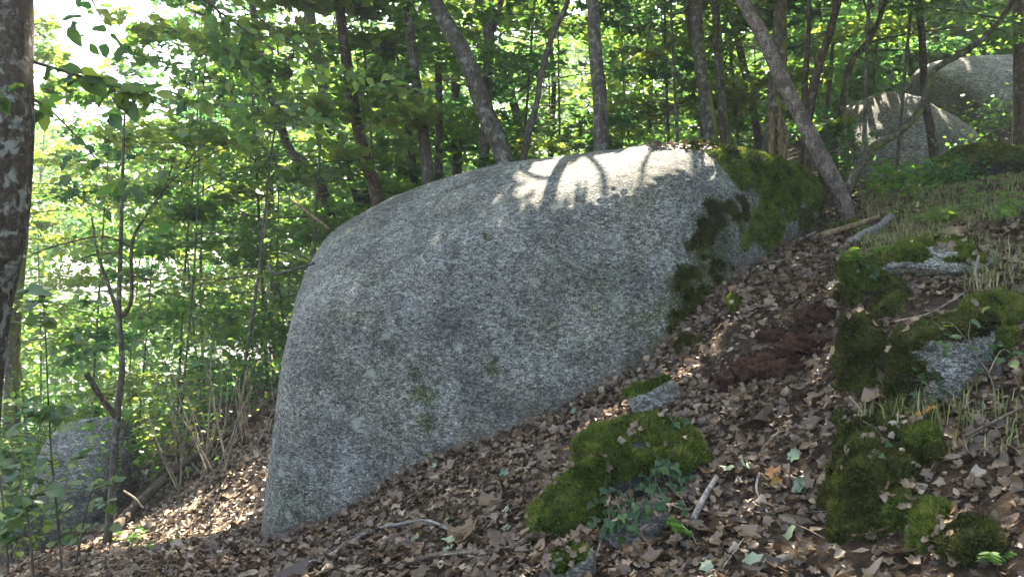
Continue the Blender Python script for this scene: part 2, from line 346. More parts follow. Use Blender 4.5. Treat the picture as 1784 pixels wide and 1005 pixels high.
def bend(T, kx, ky, tw=0.0, seed=0, wav=.03):
    V, F = T; V = V.copy(); x = V[:, 0].copy(); y = V[:, 1] - .45; r = np.random.default_rng(seed)
    V[:, 0] = np.sin(kx * x) / kx; z = (1 - np.cos(kx * x)) / kx
    V[:, 1] = np.sin(ky * y) / ky + .45; z = z + (1 - np.cos(ky * y)) / ky + tw * x * y
    V[:, 2] = z + wav * np.sin(x * 11 + seed) + wav * np.cos(y * 12 + seed * 3) + r.normal(0, .012, len(V)); return V, F
def frames(nrm, head):
    n = unit(nrm); h = unit(head - n * (head * n).sum(1, keepdims=True)); return np.cross(h, n), h, n
def scatter(T, pos, X, Y, Z, s):
    V, F = T; k = len(V); s = np.asarray(s)[:, None, None]
    out = pos[:, None] + s * (V[None, :, 0:1] * X[:, None] + V[None, :, 1:2] * Y[:, None] + V[None, :, 2:3] * Z[:, None])
    Fo = F[None] + (np.arange(len(pos)) * k)[:, None, None]
    return out.reshape(-1, 3), Fo.reshape(-1, 3)
def rep_tint(t, T): return np.repeat(t, len(T[1]))
UP = np.array([0, 0, 1.0])

# gaps in the canopy through which the sun reaches the ground and the rock (points it strikes, radius)
GAPS = []
for (px, py, Y, r) in ((240, 932, 9.4, .48), (280, 926, 9.45, .5), (260, 915, 9.5, .4), (320, 918, 9.5, .5), (350, 913, 9.5, .5), (400, 906, 9.4, .5), (440, 905, 9.25, .5), (330, 780, 10.3, .45), (300, 700, 10.4, .45), (360, 720, 10.4, .4), (400, 680, 10.5, .4), (430, 640, 10.6, .35)):
    GAPS.append((W(px, py, Y), r))
for (px, py, r) in ((930, 305, .2), (970, 300, .28), (1020, 290, .3), (1060, 300, .3), (1110, 280, .3), (1160, 270, .3), (1200, 268, .25), (960, 285, .3), (1300, 350, .16), (1310, 385, .1), (1250, 285, .15), (1345, 318, .22), (1290, 290, .18), (1385, 330, .12)):
    GAPS.append((boulder_hit(px, py), r))
GP = np.array([g[0] for g in GAPS]); GR = np.array([g[1] for g in GAPS])
def keep_leaf(P, near=10.2, skygap=True, seed=0, lim=99):
    k = np.ones(len(P), bool)
    wob = 1 + .35 * fbm(P * 2.0, 1, 3)
    for p, r in GAPS[:lim]:
        d = P - p; t = d @ SUN; dist2 = (d * d).sum(1) - t * t
        k &= ~((t > .5) & (dist2 < (r * wob) ** 2))
    u, v = proj(P); inf = (u > -60) & (u < 1850) & (v > -60) & (v < 1080) & (P[:, 1] > 0)
    k &= ~(inf & (P[:, 1] < near))
    if skygap:
        e = ((u - 170) / 95) ** 2 + ((v - 45) / 80) ** 2 + 1.9 * fbm(np.column_stack([u / 60, v / 60, P[:, 1] * .02]), 2, 9)
        k &= ~((e < .55) & (P[:, 1] > near) & (P[:, 1] > 0))
        win = (u > 1490) & (u < 1790) & (v > 95) & (v < 330) & (P[:, 1] > near) & (P[:, 1] < 17.5)
        k &= ~(win & (fbm(P * 1.6, 2, 15) < .22))
    return k
def sprays(rng, axis, zlo, zhi, R, nb, nt, nl, size, el=(.05, .45), droop=.22, flat=.4, prof=None, dirbias=None):
    """leafy branches round a stem: returns branch polylines, twig segments, leaf frames"""
    axis = np.asarray(axis); z = axis[:, 2]; o = np.argsort(z)
    t = rng.uniform(0, 1, nb); zz = zlo + (zhi - zlo) * t
    O = np.column_stack([np.interp(zz, z[o], axis[o, k]) for k in range(3)]); O[:, 2] = zz
    az = rng.uniform(0, 2 * np.pi, nb)
    if dirbias is not None: az = dirbias[0] + rng.normal(0, dirbias[1], nb)
    L = R * (.35 + .65 * np.sin(np.pi * np.clip(.18 + .78 * t, 0, 1))) * rng.uniform(.6, 1.15, nb)
    D = np.column_stack([np.cos(az), np.sin(az), rng.uniform(*el, nb)]); S = np.column_stack([-np.sin(az), np.cos(az), rng.normal(0, .12, nb)])
    def bp(i, s): return O[i] + D[i] * (L[i] * s)[:, None] - UP * (droop * L[i] * s ** 2)[:, None] + S[i] * (L[i] * .1 * np.sin(s * 3 + az[i]))[:, None]
    bi = np.repeat(np.arange(nb), nt); s = np.sqrt(rng.uniform(.06, 1, nb * nt)); side = rng.choice([-1, 1], nb * nt)
    T0 = bp(bi, s); tl = L[bi] * (.12 + .42 * (1 - s) + .08) * rng.uniform(.5, 1.2, nb * nt) * (s > .12)
    TD = unit(S[bi] * side[:, None] * rng.uniform(.4, 1, nb * nt)[:, None] + D[bi] * .7 + rng.normal(0, .12, (nb * nt, 3)))
    li = np.repeat(np.arange(nb * nt), nl); u = rng.uniform(.1, 1.05, len(li))
    P = T0[li] + TD[li] * (tl[li] * u)[:, None] - UP * (.12 * tl[li] * u * u)[:, None]
    lat = rng.choice([-1, 1], len(li))[:, None] * np.cross(TD[li], UP)
    P += lat * (size * rng.uniform(.2, .9, len(li)))[:, None] + rng.normal(0, size * .25, P.shape) - UP * size * .15
    N = UP + rng.normal(0, flat, P.shape); H = lat * .9 + TD[li] * .7 + rng.normal(0, .3, P.shape) - UP * .25
    sc = size * rng.uniform(.6, 1.25, len(P))
    brs = [bp(np.full(7, i), np.linspace(0, 1, 7)) for i in range(nb)]
    tw = np.stack([T0, T0 + TD * tl[:, None] * .9 - UP * (.1 * tl)[:, None]], 1)
    return brs, L, tw, P, N, H, sc
def crown_parts(root, rng, sp, T, mat, near=10.2, twigs=False, rb=.018, barkm=None, tintbias=0.0, skygap=True):
    brs, L, tw, P, N, H, sc = sp
    k = keep_leaf(P, near, skygap); P, N, H, sc = P[k], N[k], H[k], sc[k]
    if len(P):
        X, Y, Z = frames(N, H); V, F = scatter(T, P, X, Y, Z, sc)
        tint = np.clip(rng.beta(2, 2.6, len(P)) * .75 + .35 * (fbm(P * .9, 2, int(rng.integers(99))) * .5 + .5) - .08 + tintbias, 0, 1)
        obj("crown", V, F, mat, root, rep_tint(tint, T), kind="stuff")
    tubes = []
    for b, l in zip(brs, L):
        kk = keep_leaf(b, near, False) | (np.arange(len(b)) < 1)
        n = len(b) if kk.all() else max(0, int(np.argmin(kk)))
        if n >= 3: tubes.append(tube(b[:n], np.linspace(rb * (.5 + l * .35), rb * .15, len(b))[:n], 5))
    if twigs:
        kt = keep_leaf(tw[:, 0], near, skygap) & keep_leaf(tw[:, 1], near, skygap) & (np.linalg.norm(tw[:, 1] - tw[:, 0], axis=1) > .08)
        for a in tw[kt]: tubes.append(tube(np.array([a[0], a.mean(0), a[1]]), [rb * .22, rb * .16, rb * .08], 3))
    if tubes: obj("branches", *cat(tubes), barkm, root, kind="stuff")

# ------------------------------------------------------------------ rocks and moss
def uvgrid(nu, nv, axis=2):
    th = np.linspace(0, np.pi, nv); ph = np.linspace(0, 2 * np.pi, nu, endpoint=False)
    A, B = np.meshgrid(th, ph, indexing='ij')
    U = np.stack([np.sin(A) * np.cos(B), np.sin(A) * np.sin(B), np.cos(A)], -1).reshape(-1, 3)
    if axis == 1: U = U[:, [0, 2, 1]] * np.array([1, -1, 1])
    i, j = np.meshgrid(np.arange(nv - 1), np.arange(nu), indexing='ij'); j2 = (j + 1) % nu
    return U, np.stack([i * nu + j, (i + 1) * nu + j, (i + 1) * nu + j2, i * nu + j2], -1).reshape(-1, 4)
def vnormals(V, F):
    n = np.cross(V[F[:, 2]] - V[F[:, 0]], V[F[:, 3]] - V[F[:, 1]]); N = np.zeros_like(V)
    for k in range(4): np.add.at(N, F[:, k], n)
    return unit(N)
def in_poly(u, v, poly):
    c = np.zeros(len(u), bool); n = len(poly)
    for i in range(n):
        x1, y1 = poly[i]; x2, y2 = poly[i - 1]
        c ^= ((y1 > v) != (y2 > v)) & (u < (x2 - x1) * (v - y1) / ((y2 - y1) if y2 != y1 else 1e-9) + x1)
    return c
def moss_on(parent, V, F, N, m, thick, nfuzz, mat, fmat, rng, flen=.022, name="moss"):
    keepf = m[F].mean(1) > .03
    if keepf.sum() < 4: return
    f = F[keepf]; used = np.unique(f); mp = np.full(len(V), -1); mp[used] = np.arange(len(used))
    B = V[used]; n = N[used]; mm = m[used]
    lump = .5 + 1.2 * (fbm(B * 7, 2, 21) * .5 + .5) + .8 * fbm(B * 20, 3, 22)
    Vm = B + n * (mm * thick * .6 * lump - .007)[:, None] + UP * 0
    o = obj(name, Vm, mp[f], mat, parent)
    fi = mp[f]; area = np.linalg.norm(np.cross(Vm[fi[:, 2]] - Vm[fi[:, 0]], Vm[fi[:, 3]] - Vm[fi[:, 1]]), axis=1) * mm[fi].mean(1)
    if nfuzz:
        pick = rng.choice(len(fi), nfuzz, p=area / area.sum()); w = rng.dirichlet((1, 1, 1, 1), nfuzz)
        P = (Vm[fi[pick]] * w[:, :, None]).sum(1); Nn = (n[fi[pick]] * w[:, :, None]).sum(1)
        d = unit(Nn + rng.normal(0, .8, P.shape) + UP * .15); s = np.cross(d, rng.normal(0, 1, P.shape)); s = unit(s)
        ln = flen * rng.uniform(.5, 1.5, nfuzz)[:, None]; a = P - s * ln * .28; b = P + s * ln * .28; c = P + d * ln
        VV = np.stack([a, b, c], 1).reshape(-1, 3)
        t = np.clip(.5 + .45 * fbm(P * 12, 2, 31) + .25 * fbm(P * 3, 2, 33) + rng.normal(0, .15, nfuzz), 0, 1)
        obj("moss_fuzz", VV, np.arange(nfuzz * 3).reshape(-1, 3), fmat, o, t, sm=False, kind="stuff")
    return o
SURF = []; SURFN = []
def surf_at(px, py):
    g = ground_at(px, py); best = g[1]
    for V in SURF:
        u, v = proj(V); k = (np.abs(u - px) < 9) & (np.abs(v - py) < 9)
        if k.any(): best = min(best, np.percentile(V[k, 1], 10))
    return W(px, py, best)
def rock(name, c, size, seed, label, mat=None, rotz=0.0, tilt=0.0, moss=None, nu=90, nv=60, rough=.16, category="rock", p=12, planes=16, group=None):
    rng = np.random.default_rng(seed); c = np.asarray(c, float)
    U, F = uvgrid(nu, nv); n = unit(np.vstack([rng.normal(0, 1, (planes, 3)), np.eye(3), -np.eye(3)])); d = np.concatenate([rng.uniform(.62, 1.02, planes), np.ones(6)])
    r = 1 / (np.sum((np.maximum(0, U @ n.T) / d) ** p, 1)) ** (1 / p)
    V = U * r[:, None] * np.asarray(size)
    V += unit(V) * (rough * np.mean(size) * fbm(V / np.mean(size) * 1.3 + seed, 4, seed))[:, None]
    ca, sa = math.cos(tilt), math.sin(tilt); V = V @ np.array([[ca, 0, -sa], [0, 1, 0], [sa, 0, ca]]).T if tilt else V
    ca, sa = math.cos(rotz), math.sin(rotz); V = V @ np.array([[ca, -sa, 0], [sa, ca, 0], [0, 0, 1]]).T
    V = V + c
    root = empty(name, c - np.array([0, 0, size[2] * .8]), label, category, group)
    obj("stone", V, F, mat or M_ROCK, root)
    N = vnormals(V, F); SURF.append(V); SURFN.append(N)
    if ((V - c) * N).sum() < 0: N *= -1
    if moss:
        for (lo, hi, thick, nf, mm, ff, dirv, ns) in moss:
            sc = N @ unit(np.array(dirv, float)) - .18 + .95 * fbm(V * ns * 1.6, 4, seed + 7)
            moss_on(root, V, F, N, smooth(sc, lo, hi), thick, nf, mm, ff, rng)
    return root, V, F, N

# main boulder
M_GRAN = granite("boulder_granite", 1.3, .285, .025, (.042, .046, .026), .55, (), True)
U, BF = uvgrid(560, 310, 1)
br = 1 / (np.sum((np.maximum(0, U @ BN.T) / BD) ** BP, 1)) ** (1 / BP)
BV = BC + U * br[:, None]
BV = BV + U * (.05 * fbm(BV * .9, 3, 41) + .016 * fbm(BV * 4, 3, 42) + .010 * fbm(BV * np.array([14, 14, 24]), 3, 43))[:, None]
for (px, py, rad, dep) in ((620, 420, .5, .06), (720, 355, .6, .085), (840, 310, .5, .05), (1060, 520, .45, -.06), (850, 412, .06, -.05), (760, 788, .05, -.05), (1200, 430, .12, -.04), (650, 480, .3, -.04), (735, 690, .2, -.03)):
    c = boulder_hit(px, py); BV = BV + (unit(BV - BC)) * (dep * np.exp(-((BV - c) ** 2).sum(1) / rad ** 2))[:, None]
bu, bv = proj(BV)
def segd(u, v, pl):
    d = np.full(len(u), 1e9)
    for (x1, y1), (x2, y2) in zip(pl[:-1], pl[1:]):
        L2 = (x2 - x1) ** 2 + (y2 - y1) ** 2; t_ = np.clip(((u - x1) * (x2 - x1) + (v - y1) * (y2 - y1)) / L2, 0, 1); d = np.minimum(d, np.hypot(u - x1 - t_ * (x2 - x1), v - y1 - t_ * (y2 - y1)))
    return d
front = BV[:, 1] < 8.8
wu, wv = bu + 14 * fbm(BV * 3, 3, 61), bv + 14 * fbm(BV * 3, 3, 62)
BV = BV - U * (front * (.03 * np.exp(-(segd(wu, wv, [(1205, 350), (1196, 400), (1210, 450)]) / 4) ** 2) + .02 * np.exp(-(segd(wu, wv, [(1245, 300), (1200, 320), (1150, 335)]) / 4) ** 2)))[:, None]
sd = segd(wu, wv, [(975, 420), (1010, 470), (1060, 530), (1110, 610)]); right = (wu - 975) * (610 - 420) - (wv - 420) * (1110 - 975) > 0
BV = BV - U * (front * right * .05 * np.exp(-sd / 55) * smooth(sd, 0, 14))[:, None]
film = np.zeros(len(BV))
for (px, py, r, a) in ((738, 690, .13, .75), (728, 650, .12, .5), (742, 735, .12, .55), (760, 670, .1, .4), (715, 700, .12, .4), (860, 640, .1, .6), (850, 412, .05, .8), (760, 788, .05, .9), (1060, 490, .4, .35), (1140, 560, .4, .5), (1190, 590, .3, .85), (1215, 520, .32, .9), (1240, 460, .3, .85), (1245, 395, .25, .75), (1170, 620, .25, .7), (650, 480, .28, .3), (600, 560, .25, .22), (600, 420, .3, .28), (505, 880, .35, .45), (560, 920, .3, .35), (1010, 620, .3, .22), (880, 560, .3, .18)):
    film = np.maximum(film, a * np.exp(-((BV - boulder_hit(px, py)) ** 2).sum(1) / r ** 2))
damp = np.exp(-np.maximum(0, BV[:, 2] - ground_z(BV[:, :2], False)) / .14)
btag = empty("granite_boulder", (BC[0], BC[1], -2.4), "huge rounded grey granite boulder with mossy right shoulder filling the middle", "boulder")
bst = obj("stone", BV, BF, M_GRAN, btag)
for an, av in (("film", film), ("damp", damp)):
    at_ = bst.data.attributes.new(an, 'FLOAT', 'POINT'); at_.data.foreach_set("value", av.astype(np.float32))
BNr = vnormals(BV, BF)
if ((BV - BC) * BNr).sum() < 0: BNr = -BNr
rngb = np.random.default_rng(5)
bu, bv = proj(BV); jx = 34 * fbm(BV * 7, 4, 51); jy = 34 * fbm(BV * 7, 4, 52)
facing = (BNr * unit(-BV)).sum(1) > -.12
cap = in_poly(bu + jx, bv + jy, [(1205, 244), (1300, 250), (1410, 290), (1440, 340), (1415, 365), (1400, 335), (1392, 340), (1385, 360), (1365, 390), (1350, 425), (1318, 432), (1300, 412), (1326, 378), (1322, 335), (1290, 315), (1262, 298), (1250, 272), (1225, 262)]) & facing
cap |= (BNr[:, 2] > .35) & (BV[:, 0] > 2.1 + .35 * fbm(BV * 2, 2, 53)) & (BV[:, 1] > 9.3)
pa2 = in_poly(bu + jx, bv + jy, [(1228, 352), (1292, 345), (1312, 408), (1282, 384), (1262, 395), (1250, 425), (1278, 450), (1284, 482), (1245, 512), (1205, 562), (1150, 608), (1165, 545), (1190, 470), (1214, 408)]) & facing & (fbm(BV * 13, 4, 55) > .0)
pa3 = in_poly(bu + jx * .5, bv + jy * .5, [(1390, 372), (1412, 368), (1418, 398), (1396, 405)]) & facing
def blur(m, it=2):
    m = m.astype(float).reshape(310, 560)
    for _ in range(it):
        m = (m + np.roll(m, 1, 1) + np.roll(m, -1, 1) + np.vstack([m[:1], m[:-1]]) + np.vstack([m[1:], m[-1:]])) / 5
    return m.ravel()
moss_on(btag, BV, BF, BNr, blur(cap & (fbm(BV * 6, 4, 57) > -.3), 2), .085, 42000, M_MOSS, FUZZ, rngb, .03)
moss_on(btag, BV, BF, BNr, blur(pa2, 1), .02, 16000, M_MOSS, FUZZD, rngb, .026)
moss_on(btag, BV, BF, BNr, blur(pa3, 1), .03, 1200, M_MOSSD, FUZZD, rngb, .02)

# other rocks
fr = np.random.default_rng(11)
MS, MD, MY = (M_MOSS, FUZZ), (M_MOSSD, FUZZD), (M_MOSSY, FUZZ)
FRONTUP = (-.1, -.45, .9)
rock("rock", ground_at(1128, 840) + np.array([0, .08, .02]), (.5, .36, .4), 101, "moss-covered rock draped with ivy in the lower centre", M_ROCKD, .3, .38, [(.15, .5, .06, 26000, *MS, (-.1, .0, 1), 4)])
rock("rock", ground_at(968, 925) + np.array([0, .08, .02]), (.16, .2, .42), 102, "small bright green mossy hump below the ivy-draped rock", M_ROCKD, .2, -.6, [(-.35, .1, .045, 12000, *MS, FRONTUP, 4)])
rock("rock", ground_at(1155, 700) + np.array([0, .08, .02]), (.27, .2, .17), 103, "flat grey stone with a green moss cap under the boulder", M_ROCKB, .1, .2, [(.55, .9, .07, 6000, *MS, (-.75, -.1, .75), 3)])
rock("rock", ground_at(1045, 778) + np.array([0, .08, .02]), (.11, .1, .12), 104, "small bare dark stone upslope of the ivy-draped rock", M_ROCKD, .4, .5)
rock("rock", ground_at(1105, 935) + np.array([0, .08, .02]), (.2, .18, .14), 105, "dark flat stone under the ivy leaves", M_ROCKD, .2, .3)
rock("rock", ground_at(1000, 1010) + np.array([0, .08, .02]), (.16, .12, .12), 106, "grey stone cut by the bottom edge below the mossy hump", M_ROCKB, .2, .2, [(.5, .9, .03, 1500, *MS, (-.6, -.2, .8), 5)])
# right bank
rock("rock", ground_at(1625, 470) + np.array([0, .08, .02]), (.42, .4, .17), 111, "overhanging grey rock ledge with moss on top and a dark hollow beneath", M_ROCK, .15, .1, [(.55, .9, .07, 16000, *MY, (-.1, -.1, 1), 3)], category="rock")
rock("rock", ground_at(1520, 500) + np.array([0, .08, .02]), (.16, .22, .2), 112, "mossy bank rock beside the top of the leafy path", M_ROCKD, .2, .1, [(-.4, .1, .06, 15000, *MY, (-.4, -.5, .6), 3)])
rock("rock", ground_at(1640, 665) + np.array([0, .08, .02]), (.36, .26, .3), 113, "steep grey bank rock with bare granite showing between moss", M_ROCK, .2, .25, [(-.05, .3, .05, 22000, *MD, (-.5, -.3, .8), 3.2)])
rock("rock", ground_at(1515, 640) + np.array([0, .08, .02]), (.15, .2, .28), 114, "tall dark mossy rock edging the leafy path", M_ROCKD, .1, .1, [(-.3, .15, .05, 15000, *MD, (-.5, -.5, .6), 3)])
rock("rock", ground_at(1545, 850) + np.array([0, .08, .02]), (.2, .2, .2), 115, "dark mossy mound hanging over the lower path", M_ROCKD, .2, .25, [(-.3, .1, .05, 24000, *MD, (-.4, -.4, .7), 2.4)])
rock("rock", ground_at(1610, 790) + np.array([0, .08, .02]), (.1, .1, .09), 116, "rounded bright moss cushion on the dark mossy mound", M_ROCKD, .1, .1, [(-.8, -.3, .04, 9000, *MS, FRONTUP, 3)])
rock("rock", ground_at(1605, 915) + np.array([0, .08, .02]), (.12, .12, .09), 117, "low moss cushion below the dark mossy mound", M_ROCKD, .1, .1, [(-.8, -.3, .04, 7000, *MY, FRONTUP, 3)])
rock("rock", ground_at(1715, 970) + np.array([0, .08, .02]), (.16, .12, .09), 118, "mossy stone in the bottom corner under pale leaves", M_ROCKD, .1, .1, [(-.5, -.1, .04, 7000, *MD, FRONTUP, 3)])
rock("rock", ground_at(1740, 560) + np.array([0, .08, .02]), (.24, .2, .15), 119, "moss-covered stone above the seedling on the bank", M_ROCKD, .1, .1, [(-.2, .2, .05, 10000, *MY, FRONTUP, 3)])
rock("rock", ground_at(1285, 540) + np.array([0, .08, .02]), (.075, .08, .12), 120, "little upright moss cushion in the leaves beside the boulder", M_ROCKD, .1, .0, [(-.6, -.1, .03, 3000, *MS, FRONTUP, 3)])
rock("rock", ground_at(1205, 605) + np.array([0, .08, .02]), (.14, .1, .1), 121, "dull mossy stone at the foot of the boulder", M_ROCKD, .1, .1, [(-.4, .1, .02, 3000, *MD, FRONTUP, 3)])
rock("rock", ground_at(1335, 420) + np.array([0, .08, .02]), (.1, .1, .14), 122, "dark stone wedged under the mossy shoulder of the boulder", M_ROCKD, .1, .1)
rock("rock", ground_at(1500, 405) + np.array([0, .08, .02]), (.2, .16, .12), 123, "mossy stone under the grey log", M_ROCKD, .1, .1, [(-.4, .1, .03, 4000, *MS, FRONTUP, 3)])
# moss skin over the stepped earth bank on the right
bx, by = np.meshgrid(np.arange(1.3, 3.9, .024), np.arange(3.2, 7.4, .024)); bxy = np.column_stack([bx.ravel(), by.ravel()]); KV = np.column_stack([bxy, ground_z(bxy)])
kn = bx.shape[1]; ki, kj = np.meshgrid(np.arange(bx.shape[0] - 1), np.arange(kn - 1), indexing='ij'); KF = np.stack([ki * kn + kj, ki * kn + kj + 1, (ki + 1) * kn + kj + 1, (ki + 1) * kn + kj], -1).reshape(-1, 4)
KN = vnormals(KV, KF); ku, kv = proj(KV); ku = ku + 40 * fbm(KV * 4, 4, 71); kv = kv + 40 * fbm(KV * 4, 4, 72)
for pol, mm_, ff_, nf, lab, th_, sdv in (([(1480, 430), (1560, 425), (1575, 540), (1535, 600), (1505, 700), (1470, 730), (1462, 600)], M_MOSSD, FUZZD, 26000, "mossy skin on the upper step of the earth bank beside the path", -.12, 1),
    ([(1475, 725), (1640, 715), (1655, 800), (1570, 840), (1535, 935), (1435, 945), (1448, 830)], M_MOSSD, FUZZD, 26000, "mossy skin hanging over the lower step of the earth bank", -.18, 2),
    ([(1560, 425), (1700, 405), (1700, 450), (1590, 455)], M_MOSSY, FUZZ, 9000, "olive moss along the rim of the earth bank above the ledge", -.1, 3),
    ([(1600, 570), (1784, 520), (1784, 600), (1690, 640), (1560, 700), (1530, 690)], M_MOSSY, FUZZ, 14000, "olive moss patches on the bank face around the seedling", .02, 4),
    ([(1590, 890), (1650, 880), (1660, 950), (1580, 960)], M_MOSS, FUZZ, 4000, "small moss patch low on the bank near the bottom edge", -.1, 5)):
    mk_ = smooth(in_poly(ku, kv, pol) * (fbm(KV * 5, 4, 80 + sdv) - th_), 0, .15); cen = KV[mk_ > .3].mean(0)
    mroot = empty("moss_mat", cen, lab, "moss"); moss_on(mroot, KV, KF, KN, mk_, .07, nf, mm_, ff_, np.random.default_rng(sdv), .026)
# far rocks
rock("rock", W(120, 850, 10.2) + np.array([0, .5, -.1]), (.7, .7, 1.25), 131, "blue-grey rock seen through the saplings at the far left", M_ROCKB, .5, -.3, None, rough=.16, category="boulder", p=7)
rock("rock", W(1595, 275, 14.4) + np.array([0, .6, .1]), (1.75, 1.3, 1.45), 132, "smooth grey boulder among trees behind the leaning trunk", M_ROCKB, .1, .2, None, rough=.12, category="boulder", p=7)
rock("rock", W(1715, 165, 16.8) + np.array([.2, .6, .1]), (2.1, 1.5, 1.15), 133, "upper grey boulder resting on another behind the curved tree", M_ROCKB, .2, -.15, None, rough=.12, category="boulder", p=7)
rock("rock", W(1745, 300, 11.0) + np.array([.1, .5, -.1]), (1.05, .8, .62), 134, "moss-covered boulder with ivy at the right edge", M_ROCKD, .1, .25, [(-.3, .2, .06, 14000, *MY, (-.3, -.4, .8), 2)], category="boulder")

# ------------------------------------------------------------------ trees behind the boulder
def trunk_path(pts, Y, dY=0.0, top=None, rng=None, base=True):
    P = [W(px, py, Y + dY * i) for i, (px, py) in enumerate(pts)]
    if base:
        b = P[0]; d = P[0] - P[1]; d = d / max(abs(d[2]), .05); g = gz(b[0], b[1])
        if b[2] > g - .1:
            h = b[2] - g + .15; P.insert(0, b + np.array([d[0] * .5 * h, 0, -h]))
    if top:
        l = P[-1] - P[-2]; l = l / np.linalg.norm(l); 
        while P[-1][2] < top:
            l = unit(l * .8 + UP * .25 + (rng.normal(0, .07, 3) if rng is not None else 0)); P.append(P[-1] + l * 1.3)
    return np.array(P)
def tree(pts, Y, w, label, barkm, top=11.0, leaf=LG, seed=0, R=2.6, nb=15, nt=12, nl=8, low=None, forks=(), crown=True, T=None, group=None, name="tree", dY=0.0, size=.105, tintbias=0.0, rough=.12):
    rng = np.random.default_rng(seed); P = trunk_path(pts, Y, dY, top, rng)
    n = max(18, 5 * len(P)); C = catmull(P, n); r0 = w * .5 / FPX * Y
    h = np.linspace(0, 1, n); rad = r0 * (1.08 - .68 * h ** 1.2) * (1 + .55 * np.exp(-h * n / 3.0))
    root = empty(name, C[0], label, "tree", group)
    parts = [tube(C, rad, 12, rough, seed)]
    for (fp, fw) in forks:
        Q = trunk_path(fp, Y, 0, None, rng, False); q = catmull(Q, 16); parts.append(tube(q, np.linspace(fw * .5, fw * .25, 16) / FPX * Y, 9, rough, seed + 3))
    obj("trunk", *cat(parts), barkm, root)
    if crown:
        lo = low if low is not None else max(C[0][2] + 2.5, top * .42)
        sp = sprays(rng, C, lo, top + .3, R, nb, nt, nl, size)
        crown_parts(root, rng, sp, T or (DIA if nb >= 28 else LOB), leaf, barkm=barkm, tintbias=tintbias, twigs=False)
    return root
